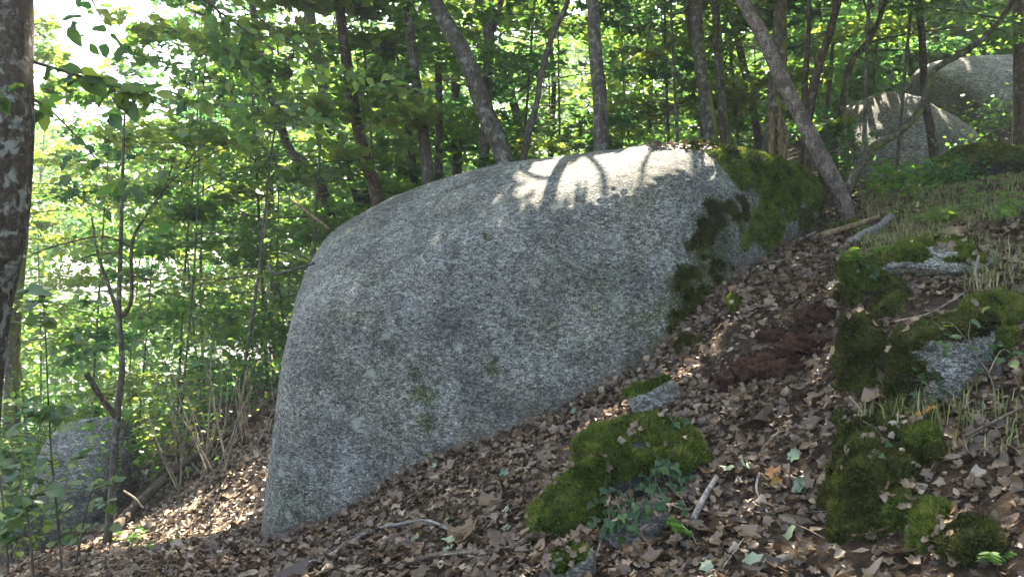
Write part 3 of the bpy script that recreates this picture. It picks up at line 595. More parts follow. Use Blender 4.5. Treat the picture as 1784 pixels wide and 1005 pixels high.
TR = [
 ([(578, 402), (560, 330), (530, 285), (505, 262), (480, 190)], 14.6, 20, "dark trunk bending left just behind the boulder's left edge", M_BARKD, dict(top=8, leaf=LD, R=2.2)),
 ([(630, 345), (604, 290), (578, 225), (560, 120), (540, 30)], 15.6, 25, "thick dark trunk leaning left above the boulder's left slope", M_BARKD, dict(leaf=LD)),
 ([(657, 345), (640, 290), (622, 215), (603, 100), (592, 0)], 12, 21, "reddish leaning trunk above the boulder's left slope", M_BARKR, dict(leaf=LG, top=12, nb=28, R=3.4, size=.14)),
 ([(673, 340), (662, 220), (652, 100), (650, 0)], 18, 15, "slim dark straight trunk behind the reddish trunk", M_BARKD, dict()),
 ([(722, 330), (715, 250), (703, 185), (698, 60)], 15, 12, "thin dark trunk left of the knobbly grey one", M_BARKD, dict(top=12, nb=28, R=3.4, size=.14)),
 ([(746, 318), (733, 200), (720, 110), (710, 0)], 12, 19, "knobbly grey-brown trunk with a snapped stub", M_BARKG, dict(top=12, nb=34, R=3.8, size=.14, forks=[([(728, 170), (700, 140), (690, 90)], 8)])),
 ([(764, 312), (765, 190), (762, 60), (760, 0)], 14, 13, "thin straight dark trunk left of the big curved one", M_BARKD, dict(top=12, nb=32, R=3.6, size=.14)),
 ([(796, 288), (796, 190), (790, 110), (785, 0)], 16, 15, "dark distant trunk left of the big curved one", M_BARKD, dict()),
 ([(882, 292), (842, 186), (815, 108), (787, 57), (757, 0)], 11, 31, "big curved grey trunk leaning left over the boulder", M_BARKG, dict(top=12, nb=40, R=4.0, size=.14)),
 ([(843, 292), (848, 170), (850, 62), (834, 0)], 13, 18, "grey trunk forking high behind the big curved one", M_BARKG, dict(top=12, nb=36, R=3.4, size=.15, forks=[([(850, 70), (862, 40), (874, 0), (890, -60)], 14)])),
 ([(912, 280), (936, 176), (943, 128), (967, 50), (990, 0)], 11.4, 11, "slender wavy trunk leaning right above the boulder", M_BARKG, dict(top=11, nb=28, R=3.4, size=.14)),
 ([(1048, 264), (1046, 180), (1040, 120), (1035, 50), (1033, 0)], 10.9, 25, "straight grey trunk rising behind the boulder's crest", M_BARKG, dict(top=12, nb=64, R=4.0, size=.16)),
 ([(905, 230), (890, 165), (865, 100), (850, 60)], 18, 15, "far leaning trunk between the forked and the wavy trunks", M_BARKD, dict()),
 ([(960, 260), (965, 150), (958, 60), (960, 0)], 18, 9, "thin far trunk left of the straight grey one", M_BARKD, dict()),
 ([(1240, 254), (1230, 170), (1220, 110), (1213, 0)], 11.8, 23, "pale trunk with a mossy right edge behind the crest", M_BARKM, dict(top=12, nb=48, R=4.0, size=.15)),
 ([(1228, 254), (1222, 140), (1205, 60), (1196, 0)], 12.6, 14, "thin trunk touching the pale mossy one", M_BARKD, dict()),
 ([(1263, 256), (1257, 170), (1252, 100), (1246, 0)], 12.3, 16, "brown trunk just right of the pale mossy one", M_BARKM, dict()),
 ([(1322, 250), (1312, 190), (1290, 90), (1280, 40)], 16, 13, "thin leaning trunk left of the torn snag", M_BARKD, dict()),
 ([(1404, 288), (1408, 210), (1422, 132), (1445, 60), (1461, 0)], 11.6, 15, "slim brown trunk leaning right behind the leaning tree", M_BARKR, dict(top=11, nb=46, R=3.8, size=.15, forks=[([(1406, 215), (1402, 150), (1408, 70), (1410, 0)], 13)])),
 ([(1457, 252), (1468, 185), (1483, 110), (1520, 60)], 14, 13, "thin mossy trunk left of the smooth grey boulder", M_BARKM, dict(top=8)),
 ([(1432, 280), (1442, 180), (1450, 90), (1452, 20)], 15, 8, "very thin stem right of the leaning tree", M_BARKD, dict(top=8)),
 ([(1624, 240), (1612, 175), (1606, 60), (1600, 0)], 13.5, 14, "ivy-clad dark trunk crossing the curved tree", M_BARKD, dict(leaf=LD, R=2.0)),
 ([(1778, 235), (1778, 120), (1774, 0)], 14, 22, "brown trunk at the right edge beside the upper boulder", M_BARKR, dict(top=13, nb=40, R=4.0, size=.16)),
 ([(1690, 110), (1688, 60), (1684, 0)], 22, 14, "far trunk above the upper boulder", M_BARKD, dict(top=15, nb=44, R=4.2, size=.18)),
 ([(1130, 250), (1134, 150), (1130, 60), (1136, 0)], 20, 9, "thin far trunk between the straight grey and pale mossy ones", M_BARKD, dict()),
 ([(20, 760), (22, 640), (28, 520)], 15, 24, "mossy trunk low at the far left behind the blue-grey rock", M_BARKM, dict(top=5, R=2.2, leaf=LG, low=-1)),
 ([(470, 330), (462, 250), (470, 120), (478, 0)], 19, 12, "dark far trunk left of the bending one", M_BARKD, dict(leaf=LD)),
]
for i, (pts, Y, w, lab, bm, kw) in enumerate(TR):
    tree(pts, Y, w, lab, bm, seed=200 + i, **kw)
# torn snag: broken bark and splintered wood
snag = tree([(1345, 268), (1350, 190), (1356, 120), (1360, 0)], 11.6, 31, "thick dead trunk with torn bark and bare splintered wood", M_BARKM, top=9, seed=240, leaf=LG, R=2.2, nb=18, rough=.28)
rs = np.random.default_rng(77); sp_ = []
for k in range(14):
    a = W(rs.uniform(1338, 1366), rs.uniform(180, 268), 11.45); l = rs.uniform(.3, .8)
    sp_.append(tube(catmull([a, a + [rs.normal(0, .02), -.02, -l * .5], a + [rs.normal(0, .03), -.03, -l]], 6), np.array([.012, .025, .03, .03, .022, .008]), 4, .2, k))
obj("splinters", *cat(sp_), M_WOOD, snag)
# leaning tree on the right
tree([(1482, 392), (1478, 385), (1461, 334), (1430, 272), (1396, 206), (1360, 132), (1325, 57), (1294, 0)], 9.3, 29, "smooth leaning tree rooted at the boulder's right shoulder", M_BARKC, top=11, seed=250, R=4.2, nb=72, rough=.06, size=.16, low=4.2)
# curved branching tree
tree([(1479, 326), (1500, 290), (1518, 259), (1571, 228), (1606, 186), (1624, 127), (1677, 92), (1720, 61), (1765, 0)], 10.6, 15, "thin crooked tree curving right across the grey boulders", M_BARKM, top=6.5, seed=251, R=2.0, nb=14, rough=.2)
# unseen trees added outside the frame so their crowns shade the foreground
for i, (x, y, top) in enumerate(((7.2, 7.2, 10), (6.6, 4.4, 9.5), (7.5, 10.4, 12))):
    rng = np.random.default_rng(300 + i); b = np.array([x, y, gz(x, y) - .1]); C = catmull([b, b + [.1, .1, top * .4], b + [.3, -.2, top * .8], [x + .2, y, top]], 22)
    root = empty("tree", b, "unseen leafy tree added up the slope to shade the foreground", "tree", "unseen trees added to shade the foreground")
    obj("trunk", *tube(C, np.linspace(.19, .05, 22), 10, .12, i), M_BARKG, root)
    crown_parts(root, rng, sprays(rng, C, 4.2, top + .3, 4.2, 84, 14, 10, .17), DIA, LG, barkm=M_BARKG)
# understorey trees making the thicket
US = []
ru = np.random.default_rng(12)
for px, Y in [(p + ru.uniform(-30, 30), y) for p, y in
    [(520, 15), (600, 18), (690, 15), (760, 19), (820, 16), (900, 15), (960, 19), (1000, 14), (1090, 16), (1150, 14.5), (1190, 20), (1290, 14.5), (1340, 18), (1390, 15), (1440, 18), (1510, 15), (1560, 20), (1660, 21), (1740, 20), (640, 23), (850, 24), (1050, 24), (1250, 25), (1450, 25), (1620, 27), (480, 22), (720, 28), (950, 29), (1150, 30), (1350, 31),
     (290, 12.3), (400, 11.9), (660, 13.2), (1520, 11.4), (1580, 12.0), (1170, 12.0), (560, 13), (440, 14.5), (380, 17), (300, 15), (240, 18), (160, 16), (80, 18), (20, 15), (330, 22), (200, 24), (60, 24), (430, 26)]]:
    US.append((px, Y))
LM = [(-1e3, 60, "the beech trunk"), (60, 150, "the blue-grey rock"), (150, 270, "the forked grey sapling"), (270, 400, "the pale-stemmed shrub"), (400, 470, "the crooked dark branch"), (470, 600, "the bending dark trunk"), (600, 700, "the reddish leaning trunk"), (700, 790, "the knobbly grey trunk"), (790, 880, "the big curved trunk"), (880, 1000, "the slender wavy trunk"), (1000, 1110, "the straight grey trunk"), (1110, 1200, "the bare crest of the boulder"), (1200, 1275, "the pale mossy trunk"), (1275, 1380, "the torn dead trunk"), (1380, 1470, "the leaning tree"), (1470, 1590, "the crooked tree's foot"), (1590, 1700, "the ivy-clad trunk"), (1700, 1e4, "the upper grey boulder")]
seen = {}
for i, (px, Y) in enumerate(US):
    rng = np.random.default_rng(400 + i); x = (px - CX) / FPX * Y; g = gz(x, Y); left = px < 470
    H = rng.uniform(5.5, 8.0) + (2.0 if Y > 20 else 0) + (1.2 if left else 0)
    if px > 1500: H += 3
    if px < 330: H = max(H, 5.5 - g + rng.uniform(-1.5, 1.5))
    b = np.array([x, Y, g - .1]); lean = rng.normal(0, .5, 2)
    C = catmull([b, b + [lean[0] * .3, lean[1] * .3, H * .35], b + [lean[0] * .5, lean[1], H * .7], b + [lean[0], lean[1], H]], 16)
    hue = (["mid-green", "yellow-green", "mid-green", "deep green"][i % 4] if not left else ["mid-green", "yellow-green", "mid-green", "yellow-green", "deep green"][i % 5])
    far = "just behind" if Y < 16.5 else "some way behind" if Y < 21.5 else "far behind"
    lab = "%s leafy young tree %s %s" % (hue, far, [t for a, b_, t in LM if a <= px < b_][0])
    seen[lab] = seen.get(lab, 0) + 1
    if seen[lab] > 1: lab += ", the %s one" % ("second", "third", "fourth")[seen[lab] - 2]
    root = empty("young_tree", b, lab, "tree", "young trees of the left slope thicket" if left else "young trees of the thicket behind the boulder")
    obj("trunk", *tube(C, np.linspace(.026, .008, 16) * rng.uniform(.7, 1.5), 7, .1, i), M_BARKG, root)
    lf = [LG, LY, LG, LD][i % 4] if not left else [LG, LY, LG, LY, LD][i % 5]
    T = LOB if Y < 19 else DIA; s = .175 if Y < 19 else .25
    crown_parts(root, rng, sprays(rng, C, g + (.5 if left and Y > 13 else 3.7 if Y < 12.5 else .7 if not left or Y > 13 else 3.2), g + H, 2.4, 24 if Y < 12.5 else 24 if Y < 20 else 17, 14, 9, s), MAPL if Y < 12.5 else T, lf, barkm=M_BARKG, near=10.6, rb=.012)
# far wood on the slopes: one mass of leaves
rf = np.random.default_rng(9); cl = []
for k in range(520):
    Y = rf.uniform(26, 58); px = rf.uniform(-150, 1950); x = (px - CX) / FPX * Y; g = float(ground_z([[x, Y]])[0])
    lo, hi = (-.03, .34) if px > 380 else (-.26, .2)
    cl.append((x, Y, max(g + .5, Y * rf.uniform(lo, hi)), rf.uniform(1.3, 2.8)))
for k in range(70):
    Y = rf.uniform(21, 30); px = rf.uniform(1380, 1900); x = (px - CX) / FPX * Y; g = float(ground_z([[x, Y]])[0]); cl.append((x, Y, g + rf.uniform(.2, 5), rf.uniform(.9, 1.7)))
cl = np.array(cl); li = np.repeat(np.arange(len(cl)), 230); d = unit(rf.normal(0, 1, (len(li), 3)))
P = cl[li, :3] + d * (cl[li, 3] * rf.uniform(.55, 1.05, len(li)))[:, None] * np.array([1.3, 1.3, .75])
k = keep_leaf(P, 10); P = P[k]; d = d[k]
X, Yv, Z = frames(UP * .7 + d * .6 + rf.normal(0, .4, P.shape), rf.normal(0, 1, P.shape)); V, F = scatter(DIA, P, X, Yv, Z, rf.uniform(.28, .55, len(P)))
tag(obj("far_woodland", V, F, LG, None, rep_tint(np.clip(rf.beta(2, 2, len(P)) * .9, 0, 1), DIA)), "distant sunlit wood beyond the trunks", "woodland", None, "stuff")

# ------------------------------------------------------------------ leaf objects (shared meshes)
LEAFMESH = {}
def leaf_mesh(key, T, mat):
    if key not in LEAFMESH: LEAFMESH[key] = mesh_np("leaf", T[0], T[1], mat)
    return LEAFMESH[key]
def leaf_obj(name, me, pos, nrm, head, s, parent):
    X, Y, Z = frames(np.array([nrm], float), np.array([head], float)); org = np.zeros(3); p = parent
    while p is not None: org = org + np.array(p.location); p = p.parent
    o = bpy.data.objects.new(name, me); COL.objects.link(o); o.parent = parent
    from mathutils import Matrix
    m = Matrix.Identity(4); q = np.array(pos) - org
    for i in range(3): m[i][0], m[i][1], m[i][2], m[i][3] = X[0][i] * s, Y[0][i] * s, Z[0][i] * s, q[i]
    o.matrix_basis = m; return o
def leafy_branch(root, path, r0, n, mesh_keys, size, rng, barkm, side=.1, twig=.18, hang=.7, name="branch", ntw=8):
    C = catmull(path, 24); tubes = [tube(C, np.linspace(r0, r0 * .2, 24), 6)]; tips = []
    for k in range(ntw):
        i = int(rng.uniform(4, 23)); t = unit(C[min(i + 1, 23)] - C[i - 1]); d = unit(t * .7 + rng.normal(0, .5, 3) * np.array([1, 1, .6]) - UP * .15); L = twig * rng.uniform(.5, 1.5)
        q = catmull([C[i], C[i] + d * L * .5, C[i] + d * L - UP * L * .2], 6); tubes.append(tube(q, np.linspace(r0 * .3, r0 * .1, 6), 4)); tips.append(q)
    b = obj(name, *cat(tubes), barkm, root)
    for k in range(n):
        if rng.random() < .65 and tips: q = tips[rng.integers(len(tips))]; j = rng.integers(1, 6); p = q[j]; t = unit(q[j] - q[j - 1])
        else: j = rng.integers(3, 24); p = C[j]; t = unit(C[j] - C[j - 1])
        h = t * .6 + rng.normal(0, .6, 3) - UP * hang; nn = UP * .6 + np.array([0, -.6, 0]) + rng.normal(0, .5, 3)
        leaf_obj("leaf", mesh_keys[rng.integers(len(mesh_keys))], p + rng.normal(0, .01, 3), nn, h, size * rng.uniform(.65, 1.2), b)
    return b
NEAR = [leaf_mesh("n%d" % k, curl(OVA, c, tw, k), LN) for k, (c, tw) in enumerate(((.1, .1), (-.2, .2), (.25, -.3), (-.1, -.2)))]
HAZM = [leaf_mesh("h%d" % k, curl(HAZ, c, tw, k), LH) for k, (c, tw) in enumerate(((.1, .1), (-.2, .2), (.2, -.2)))]
IVYM = [leaf_mesh("i%d" % k, curl(IVY, c, 0, k), LI) for k, c in enumerate((.05, -.15, .15))]
# left foreground tree
rl = np.random.default_rng(21)
P = [W(px, py, 3.3) for px, py in ((-84, 1000), (-82, 800), (-68, 620), (-40, 480), (-18, 380), (-9, 250), (-6, 120), (-4, 0), (-6, -150))]
b0 = np.array([P[0][0] - .03, 3.3, gz(P[0][0], 3.3) - .1]); top_ = [P[-1] + np.array([-.1, .1, 1.5]), P[-1] + np.array([-.5, .3, 3.5])]
C = catmull([b0] + P + top_, 60); lt = empty("tree", b0, "lichen-spotted beech trunk at the left edge with drooping leafy branches", "tree")
obj("trunk", *tube(C, np.linspace(.175, .12, 60), 20, .07, 3), M_BARKB, lt)
leafy_branch(lt, [W(58, 108, 3.25), W(130, 130, 3.4), W(205, 152, 3.6), W(300, 168, 3.9), W(410, 190, 4.2)], .008, 75, NEAR, .105, rl, M_TWIG, ntw=14)
leafy_branch(lt, [W(40, 150, 3.05), W(20, 160, 3.0), W(0, 175, 2.95)], .005, 10, NEAR, .08, rl, M_TWIG, ntw=3)
leafy_branch(lt, [W(50, 170, 3.3), W(85, 190, 3.6), W(140, 245, 3.9), W(190, 300, 4.1), W(250, 345, 4.4)], .006, 40, NEAR, .09, rl, M_TWIG)
leafy_branch(lt, [W(60, -130, 3.5), W(130, -60, 3.9), W(165, 10, 4.1), W(195, 60, 4.3), W(232, 110, 4.4)], .007, 26, NEAR, .095, rl, M_TWIG)
leafy_branch(lt, [W(120, -160, 3.8), W(250, -90, 4.2), W(355, 0, 4.6), W(420, 48, 4.8), W(490, 95, 5.1), W(570, 140, 5.4)], .010, 62, NEAR, .1, rl, M_TWIG, twig=.3, ntw=12)
leafy_branch(lt, [W(300, -60, 4.5), W(380, 20, 4.6), W(392, 75, 4.7), W(425, 130, 4.8), W(500, 200, 5.0), W(560, 215, 5.2)], .008, 55, NEAR, .1, rl, M_TWIG, twig=.3, ntw=12)
leafy_branch(lt, [W(420, 10, 5.2), W(520, 80, 5.4), W(600, 130, 5.6), W(690, 150, 5.8), W(735, 160, 5.9)], .006, 32, NEAR, .09, rl, M_TWIG, twig=.25, ntw=8)
# grey forked sapling on the left
def stems(root, lst, mat, name="trunk"):
    obj(name, *cat([tube(catmull(p, 20), np.linspace(a, b, 20), 8, .08, i) for i, (p, a, b) in enumerate(lst)]), mat, root)
g0 = ground_at(188, 935); Yg = 9.2
sap = empty("sapling", g0, "thin grey forked sapling standing by the sunlit leaf patch", "tree")
stems(sap, [([W(186, 950, Yg), W(196, 850, Yg), W(204, 720, Yg), W(213, 640, Yg), (W(207, 545, Yg)), W(210, 440, Yg), W(214, 300, Yg), W(216, 220, Yg), W(222, 150, Yg)], .05, .008),
            ([W(210, 560, Yg), W(190, 500, Yg), W(170, 440, Yg), W(160, 380, Yg)], .025, .012)], M_BARKG)
stems(sap, [([W(214, 552, Yg), W(229, 520, Yg), W(230, 425, Yg), W(255, 375, Yg), W(285, 330, Yg), W(300, 290, Yg)], .025, .01),
            ([W(228, 430, Yg), W(180, 412, Yg - .2), W(110, 425, Yg - .4), W(50, 445, Yg - .5)], .014, .006), ([W(232, 480, Yg), W(270, 488, Yg), W(380, 486, Yg + .2), W(470, 475, Yg + .4)], .012, .004),
            ([W(210, 440, Yg), W(160, 445, Yg), W(110, 465, Yg)], .012, .005), ([W(285, 330, Yg), W(330, 290, Yg), W(400, 255, Yg), W(480, 235, Yg - .2)], .012, .005), ([W(205, 730, Yg), W(175, 690, Yg - .1), W(150, 650, Yg - .2)], .035, .032)], M_BARKR, "limb")
rs2 = np.random.default_rng(31)
def leaf_cloud(root, lines, n, spread, size, mat, T, rng, flat=.35, tb=0.0, gaps=False):
    Ps, Hs = [], []
    for (a, b_, m) in lines:
        u = rng.uniform(0, 1, m)[:, None]; p = a + (b_ - a) * u + rng.normal(0, 1, (m, 3)) * np.array([spread, spread, spread * .3]); Ps.append(p); Hs.append(np.tile(b_ - a, (m, 1)))
    P = np.vstack(Ps); H = np.vstack(Hs) * .6 + rng.normal(0, .6, P.shape)
    if gaps: kk = keep_leaf(P, 0.0, False, lim=7); P, H = P[kk], H[kk]
    N = UP + rng.normal(0, flat, P.shape); X, Y, Z = frames(N, H)
    V, F = scatter(T, P, X, Y, Z, size * rng.uniform(.6, 1.25, len(P)))
    return obj("foliage", V, F, mat, root, rep_tint(np.clip(rng.beta(2, 2, len(P)) + tb, 0, 1), T), kind="stuff")
leaf_cloud(sap, [(W(200, 415, Yg), W(50, 445, Yg - .4), 110), (W(240, 485, Yg), W(480, 475, Yg + .4), 150), (W(285, 330, Yg), W(480, 240, Yg), 160), (W(216, 250, Yg), W(300, 220, Yg), 120), (W(214, 330, Yg), W(90, 280, Yg - .4), 160), (W(230, 380, Yg), W(340, 400, Yg + .3), 110), (W(170, 440, Yg), W(80, 500, Yg), 120), (W(210, 200, Yg), W(330, 150, Yg), 100)], 0, .16, .075, LY, OVA, rs2)
# big-leaved hazel saplings in the left foreground
def hazel(pxs, Y, n, seed, label, mkeys=HAZM, size=.1, r=.011, lean=1.0):
    rng = np.random.default_rng(seed); P = [W(px, py, Y) for px, py in pxs]; b = P[0].copy(); b[2] = gz(b[0], b[1]) - .03
    P[0] = b; root = empty("hazel_sapling", b, label, "sapling"); C = catmull(P, 30)
    tubes = [tube(C, np.linspace(r, r * .35, 30), 6, .05, seed)]; ends = []
    for k in range(max(4, n // 4)):
        i = int(rng.uniform(6, 29)); az = rng.uniform(0, 2 * np.pi); L = rng.uniform(.15, .42) * lean; d = np.array([np.cos(az), np.sin(az) * .7, rng.uniform(.1, .5)])
        q = catmull([C[i], C[i] + d * L * .5, C[i] + d * L - UP * .05], 6); ends.append(q); tubes.append(tube(q, np.linspace(r * .35, r * .15, 6), 4))
    obj("stem", *cat(tubes), M_TWIG, root)
    for k in range(n):
        q = ends[rng.integers(len(ends))]; p = q[rng.integers(2, 6)]; a = rng.uniform(0, 2 * np.pi)
        leaf_obj("leaf", mkeys[rng.integers(len(mkeys))], p, UP + rng.normal(0, .35, 3) + np.array([0, -.25, 0]), np.array([math.cos(a), math.sin(a), -.25]), size * rng.uniform(.65, 1.2), root)
hazel([(108, 985), (100, 900), (90, 800), (84, 700), (80, 600), (74, 500)], 6.2, 110, 41, "tall thin hazel sapling with broad leaves at the left edge", size=.12, lean=1.3)
hazel([(60, 1000), (52, 930), (40, 860), (20, 780)], 5.6, 60, 42, "low broad-leaved hazel shoot in the bottom left corner", size=.11)
hazel([(130, 985), (140, 940), (150, 890), (165, 840)], 6.4, 34, 43, "short hazel shoot right of the tall hazel sapling", size=.09)
hazel([(15, 1005), (8, 900), (-5, 800), (-15, 680)], 6.6, 50, 44, "leafy shoot cut by the left edge below the beech trunk", size=.11, lean=1.3)
# sunlit coppice bush beside the boulder
rc = np.random.default_rng(51); cb = empty("coppice_shrub", ground_at(335, 850), "sunlit multi-stemmed shrub with pale shoots left of the boulder", "shrub")
sl = []; ll = []
for k in range(20):
    bx = rc.uniform(300, 400); by = 855 - (bx - 300) * .55 + rc.uniform(-12, 8); Yk = 10.4 + rc.uniform(-.25, .35); tx = bx + rc.uniform(-75, 60); ty = by - rc.uniform(90, 240)
    a = W(bx, by + 12, Yk); c = W(tx, ty, Yk + rc.uniform(-.3, .3)); mid = (a + c) / 2 + rc.normal(0, .05, 3); sl.append(([a, mid, c], rc.uniform(.008, .018), .005)); ll.append((mid, c + (c - mid) * .3, 44))
for k in range(9):
    bx = rc.uniform(380, 450); a = W(bx, 770 + rc.uniform(-20, 20), 10.5); c = a + np.array([rc.uniform(-.3, .3), rc.uniform(-.2, .2), rc.uniform(.7, 1.3)]); sl.append(([a, (a + c) / 2 + rc.normal(0, .04, 3), c], .008, .004)); ll.append(((a + c) / 2, c, 48))
stems(cb, sl, M_STEM, "stem"); leaf_cloud(cb, ll, 0, .13, .065, LY, HAZ, rc, .45, .1, True)
# ground-level shrubs filling the left slope and edges
def shrub(px, py, Y, n, sp, size, mat, T, label, seed, H=.8, category="shrub", group=None):
    rng = np.random.default_rng(seed); c = W(px, py, Y); c[2] = gz(c[0], c[1]); root = empty("shrub", c, label, category, group)
    lst = []; ll = []
    for k in range(7):
        d = np.array([rng.normal(0, .35), rng.normal(0, .3), 1]) * H * rng.uniform(.6, 1.1); b = c + np.array([rng.normal(0, .08), rng.normal(0, .08), -.03])
        lst.append(([b, b + d * .5 + rng.normal(0, .03, 3), b + d], .008, .003)); ll.append((b + d * .3, b + d * 1.05, n // 7))
    stems(root, lst, M_TWIG, "stem"); leaf_cloud(root, ll, 0, sp, size, mat, T, rng, .45, 0, True)
for i, (px, py, Y, H) in enumerate(((270, 800, 10.6, 1.3), (420, 700, 11.6, 1.2), (470, 640, 12.5, 1.6), (230, 760, 11.6, 1.8), (150, 760, 12.5, 2.0), (60, 760, 12.2, 2.2), (340, 640, 13, 2.0), (20, 900, 9.5, 1.2), (90, 700, 13.5, 2.4), (500, 560, 13.2, 1.8), (420, 560, 14, 2.0))):
    shrub(px, py, Y, 420, .28, .085, [LG, LD, LG, LY][i % 4], HAZ, "leafy undergrowth shrub " + ("beside the middle of the long dark log", "just above the upper end of the long dark log", "against the boulder's left edge at mid height", "behind the forked sapling's lower trunk", "behind the top of the blue-grey rock", "left of the blue-grey rock's top, between beech and sapling", "behind the pale-stemmed sunlit shrub", "at the left edge in front of the blue-grey rock", "far behind the blue-grey rock, tall", "tucked behind the boulder's upper left edge", "farther back right of the forked sapling")[i], 500 + i, H, group="undergrowth shrubs left of the boulder")
for i, (px, py, Y, H) in enumerate(((1540, 322, 12.5, .4), (1640, 310, 12.8, .45), (1700, 280, 13.5, .7), (1450, 300, 12.2, .8), (1700, 240, 15.5, 1.2), (1760, 220, 15.0, 1.0), (1560, 350, 10.2, .35), (1640, 330, 10.5, .4))):
    shrub(px, py, Y, 260, .2, .075, [LG, LD][i % 2], HAZ, "low green shrub " + ("at the foot of the crooked tree", "in front of the smooth grey boulder", "right of the smooth grey boulder's foot", "behind the leaning tree's lower trunk", "under the upper grey boulder", "beside the brown trunk at the right edge", "in the grass below the smooth grey boulder", "in the grass left of the moss-covered boulder")[i], 540 + i, H, group="low shrubs below the far grey boulders")

# ------------------------------------------------------------------ dead wood, sticks
def stick(name, pts, r0, r1, mat, label, category="stick", rough=.15, lift=0.0, seed=0, k=8, extra=()):
    P = []
    for q in pts: P.append(W(*q) if len(q) == 3 else ground_at(*q) + UP * (r0 * .7 + lift))
    C = catmull(P, 26); root = empty(name, C[0], label, category)
    parts = [tube(C, np.linspace(r0, r1, 26), k, rough, seed)]
    for (i, d, l) in extra:
        q = np.array([C[i], C[i] + np.array(d) * l * .5, C[i] + np.array(d) * l]); parts.append(tube(catmull(q, 8), np.linspace(r0 * .5, r0 * .15, 8), 5, rough, seed))
    obj("wood", *cat(parts), mat, root); return root
stick("fallen_log", [(1418, 416, 8.3), (1450, 404, 8.35), (1490, 392, 8.45), (1530, 378, 8.6)], .036, .03, M_WOOD, "split brown log lying at the foot of the leaning tree", "log", .35, seed=1)
stick("fallen_log", [(1478, 428, 7.7), (1505, 408, 7.9), (1530, 396, 8.1), (1552, 376, 8.4)], .048, .035, M_WOODG, "pale grey log beside the split brown one", "log", .15, seed=2)
stick("stick", [(1360, 432, 8.0), (1392, 418, 8.1), (1420, 405, 8.2)], .018, .012, M_WOODG, "thin grey stick left of the split brown log", seed=3)
stick("stick", [(500, 1003), (575, 975), (640, 935), (690, 922), (745, 915), (790, 935)], .016, .009, M_WOODG, "long curved grey stick on the leaves below the boulder", seed=4, lift=.02)
stick("stick", [(560, 1003), (590, 960), (625, 935)], .008, .005, M_WOODG, "short pale twig crossing the long curved stick", seed=5, lift=.02)
stick("stick", [(690, 1000), (750, 978), (820, 972), (880, 968), (915, 950), (942, 934)], .015, .02, M_TWIG, "forked brown stick ending at the mossy hump", seed=6, lift=.02, extra=((14, (-.7, -.6, .05), .35),))
stick("stick", [(1208, 915), (1225, 880), (1248, 842)], .02, .016, M_WOODG, "dark grey stick right of the ivy-draped rock", seed=7, lift=.02)
stick("stick", [(1322, 830), (1318, 860), (1330, 885), (1338, 900)], .008, .005, M_WOODG, "small bent twig on the leafy path", seed=8, lift=.015)
stick("stick", [(1705, 445, 5.2), (1700, 470, 5.2), (1703, 500, 5.15)], .01, .008, M_STEM, "upright pale twig by the overhanging ledge", seed=9)
stick("stick", [(1560, 560, 4.7), (1620, 545, 4.75), (1680, 510, 4.85)], .007, .004, M_STEM, "thin pale twig on bare soil under the ledge", seed=10)
stick("stick", [(500, 985), (520, 970), (560, 985), (600, 1000)], .007, .004, M_TWIG, "thin dark twig near the boulder's left foot", seed=12, lift=.015)
stick("stick", [(1480, 690, 4.5), (1500, 715, 4.4), (1512, 740, 4.3)], .007, .005, M_STEM, "short pale twig against the tall mossy rock", seed=13)
stick("stick", [(1680, 760, 3.6), (1730, 735, 3.6), (1790, 705, 3.65)], .008, .006, M_TWIG, "dark twig on the ledge leaves at the right edge", seed=14)
stick("fallen_log", [(196, 925, 9.5), (240, 878, 10.1), (300, 822, 10.6), (370, 772, 10.9), (440, 722, 11.2), (492, 678, 11.6)], .075, .05, M_TWIG, "long dark root-like log on the left bank edge", "log", .25, seed=15, lift=0)
stick("fallen_log", [(390, 800, 10.7), (430, 775, 10.9), (480, 735, 11.2), (520, 700, 11.5)], .035, .03, M_TWIG, "thinner dark log lower on the left bank", "log", .2, seed=16)
stick("stick", [(215, 855, 9.4), (235, 868, 9.4), (250, 885, 9.4)], .016, .012, M_STEM, "short sunlit stub on the bank edge", seed=17)
stick("dead_branch", [(468, 462, 8.9), (478, 478, 8.8), (510, 470, 8.7), (548, 458, 8.6)], .02, .016, M_BARKD, "crooked dark branch poking out at the boulder's left side", "branch", seed=18)
stick("dead_branch", [(500, 345, 10.8), (530, 365, 10.6), (575, 400, 10.4)], .018, .022, M_WOOD, "thin bare branch above the boulder's left shoulder", "branch", seed=19)
for i in range(26):
    px = fr.uniform(480, 1500); py = fr.uniform(880 if px < 900 else 760, 1000)
    a = ground_at(px, py); an = fr.uniform(0, 6.28); l = fr.uniform(.12, .4); pts = []
    for u in (-.5, 0, .5):
        x, y = a[0] + math.cos(an) * l * u, a[1] + math.sin(an) * l * u; pts.append(np.array([x, y, gz(x, y) + .03 + fr.uniform(-.01, .02)]))
    C = catmull(pts, 8); r = fr.uniform(.002, .005); root = tag(obj("twig", *tube(C, np.linspace(r, r * .6, 8), 5), M_TWIG if i % 2 else M_STEM), "thin fallen twig lying among the brown leaves", "twig", "fallen twigs on the leaf litter")
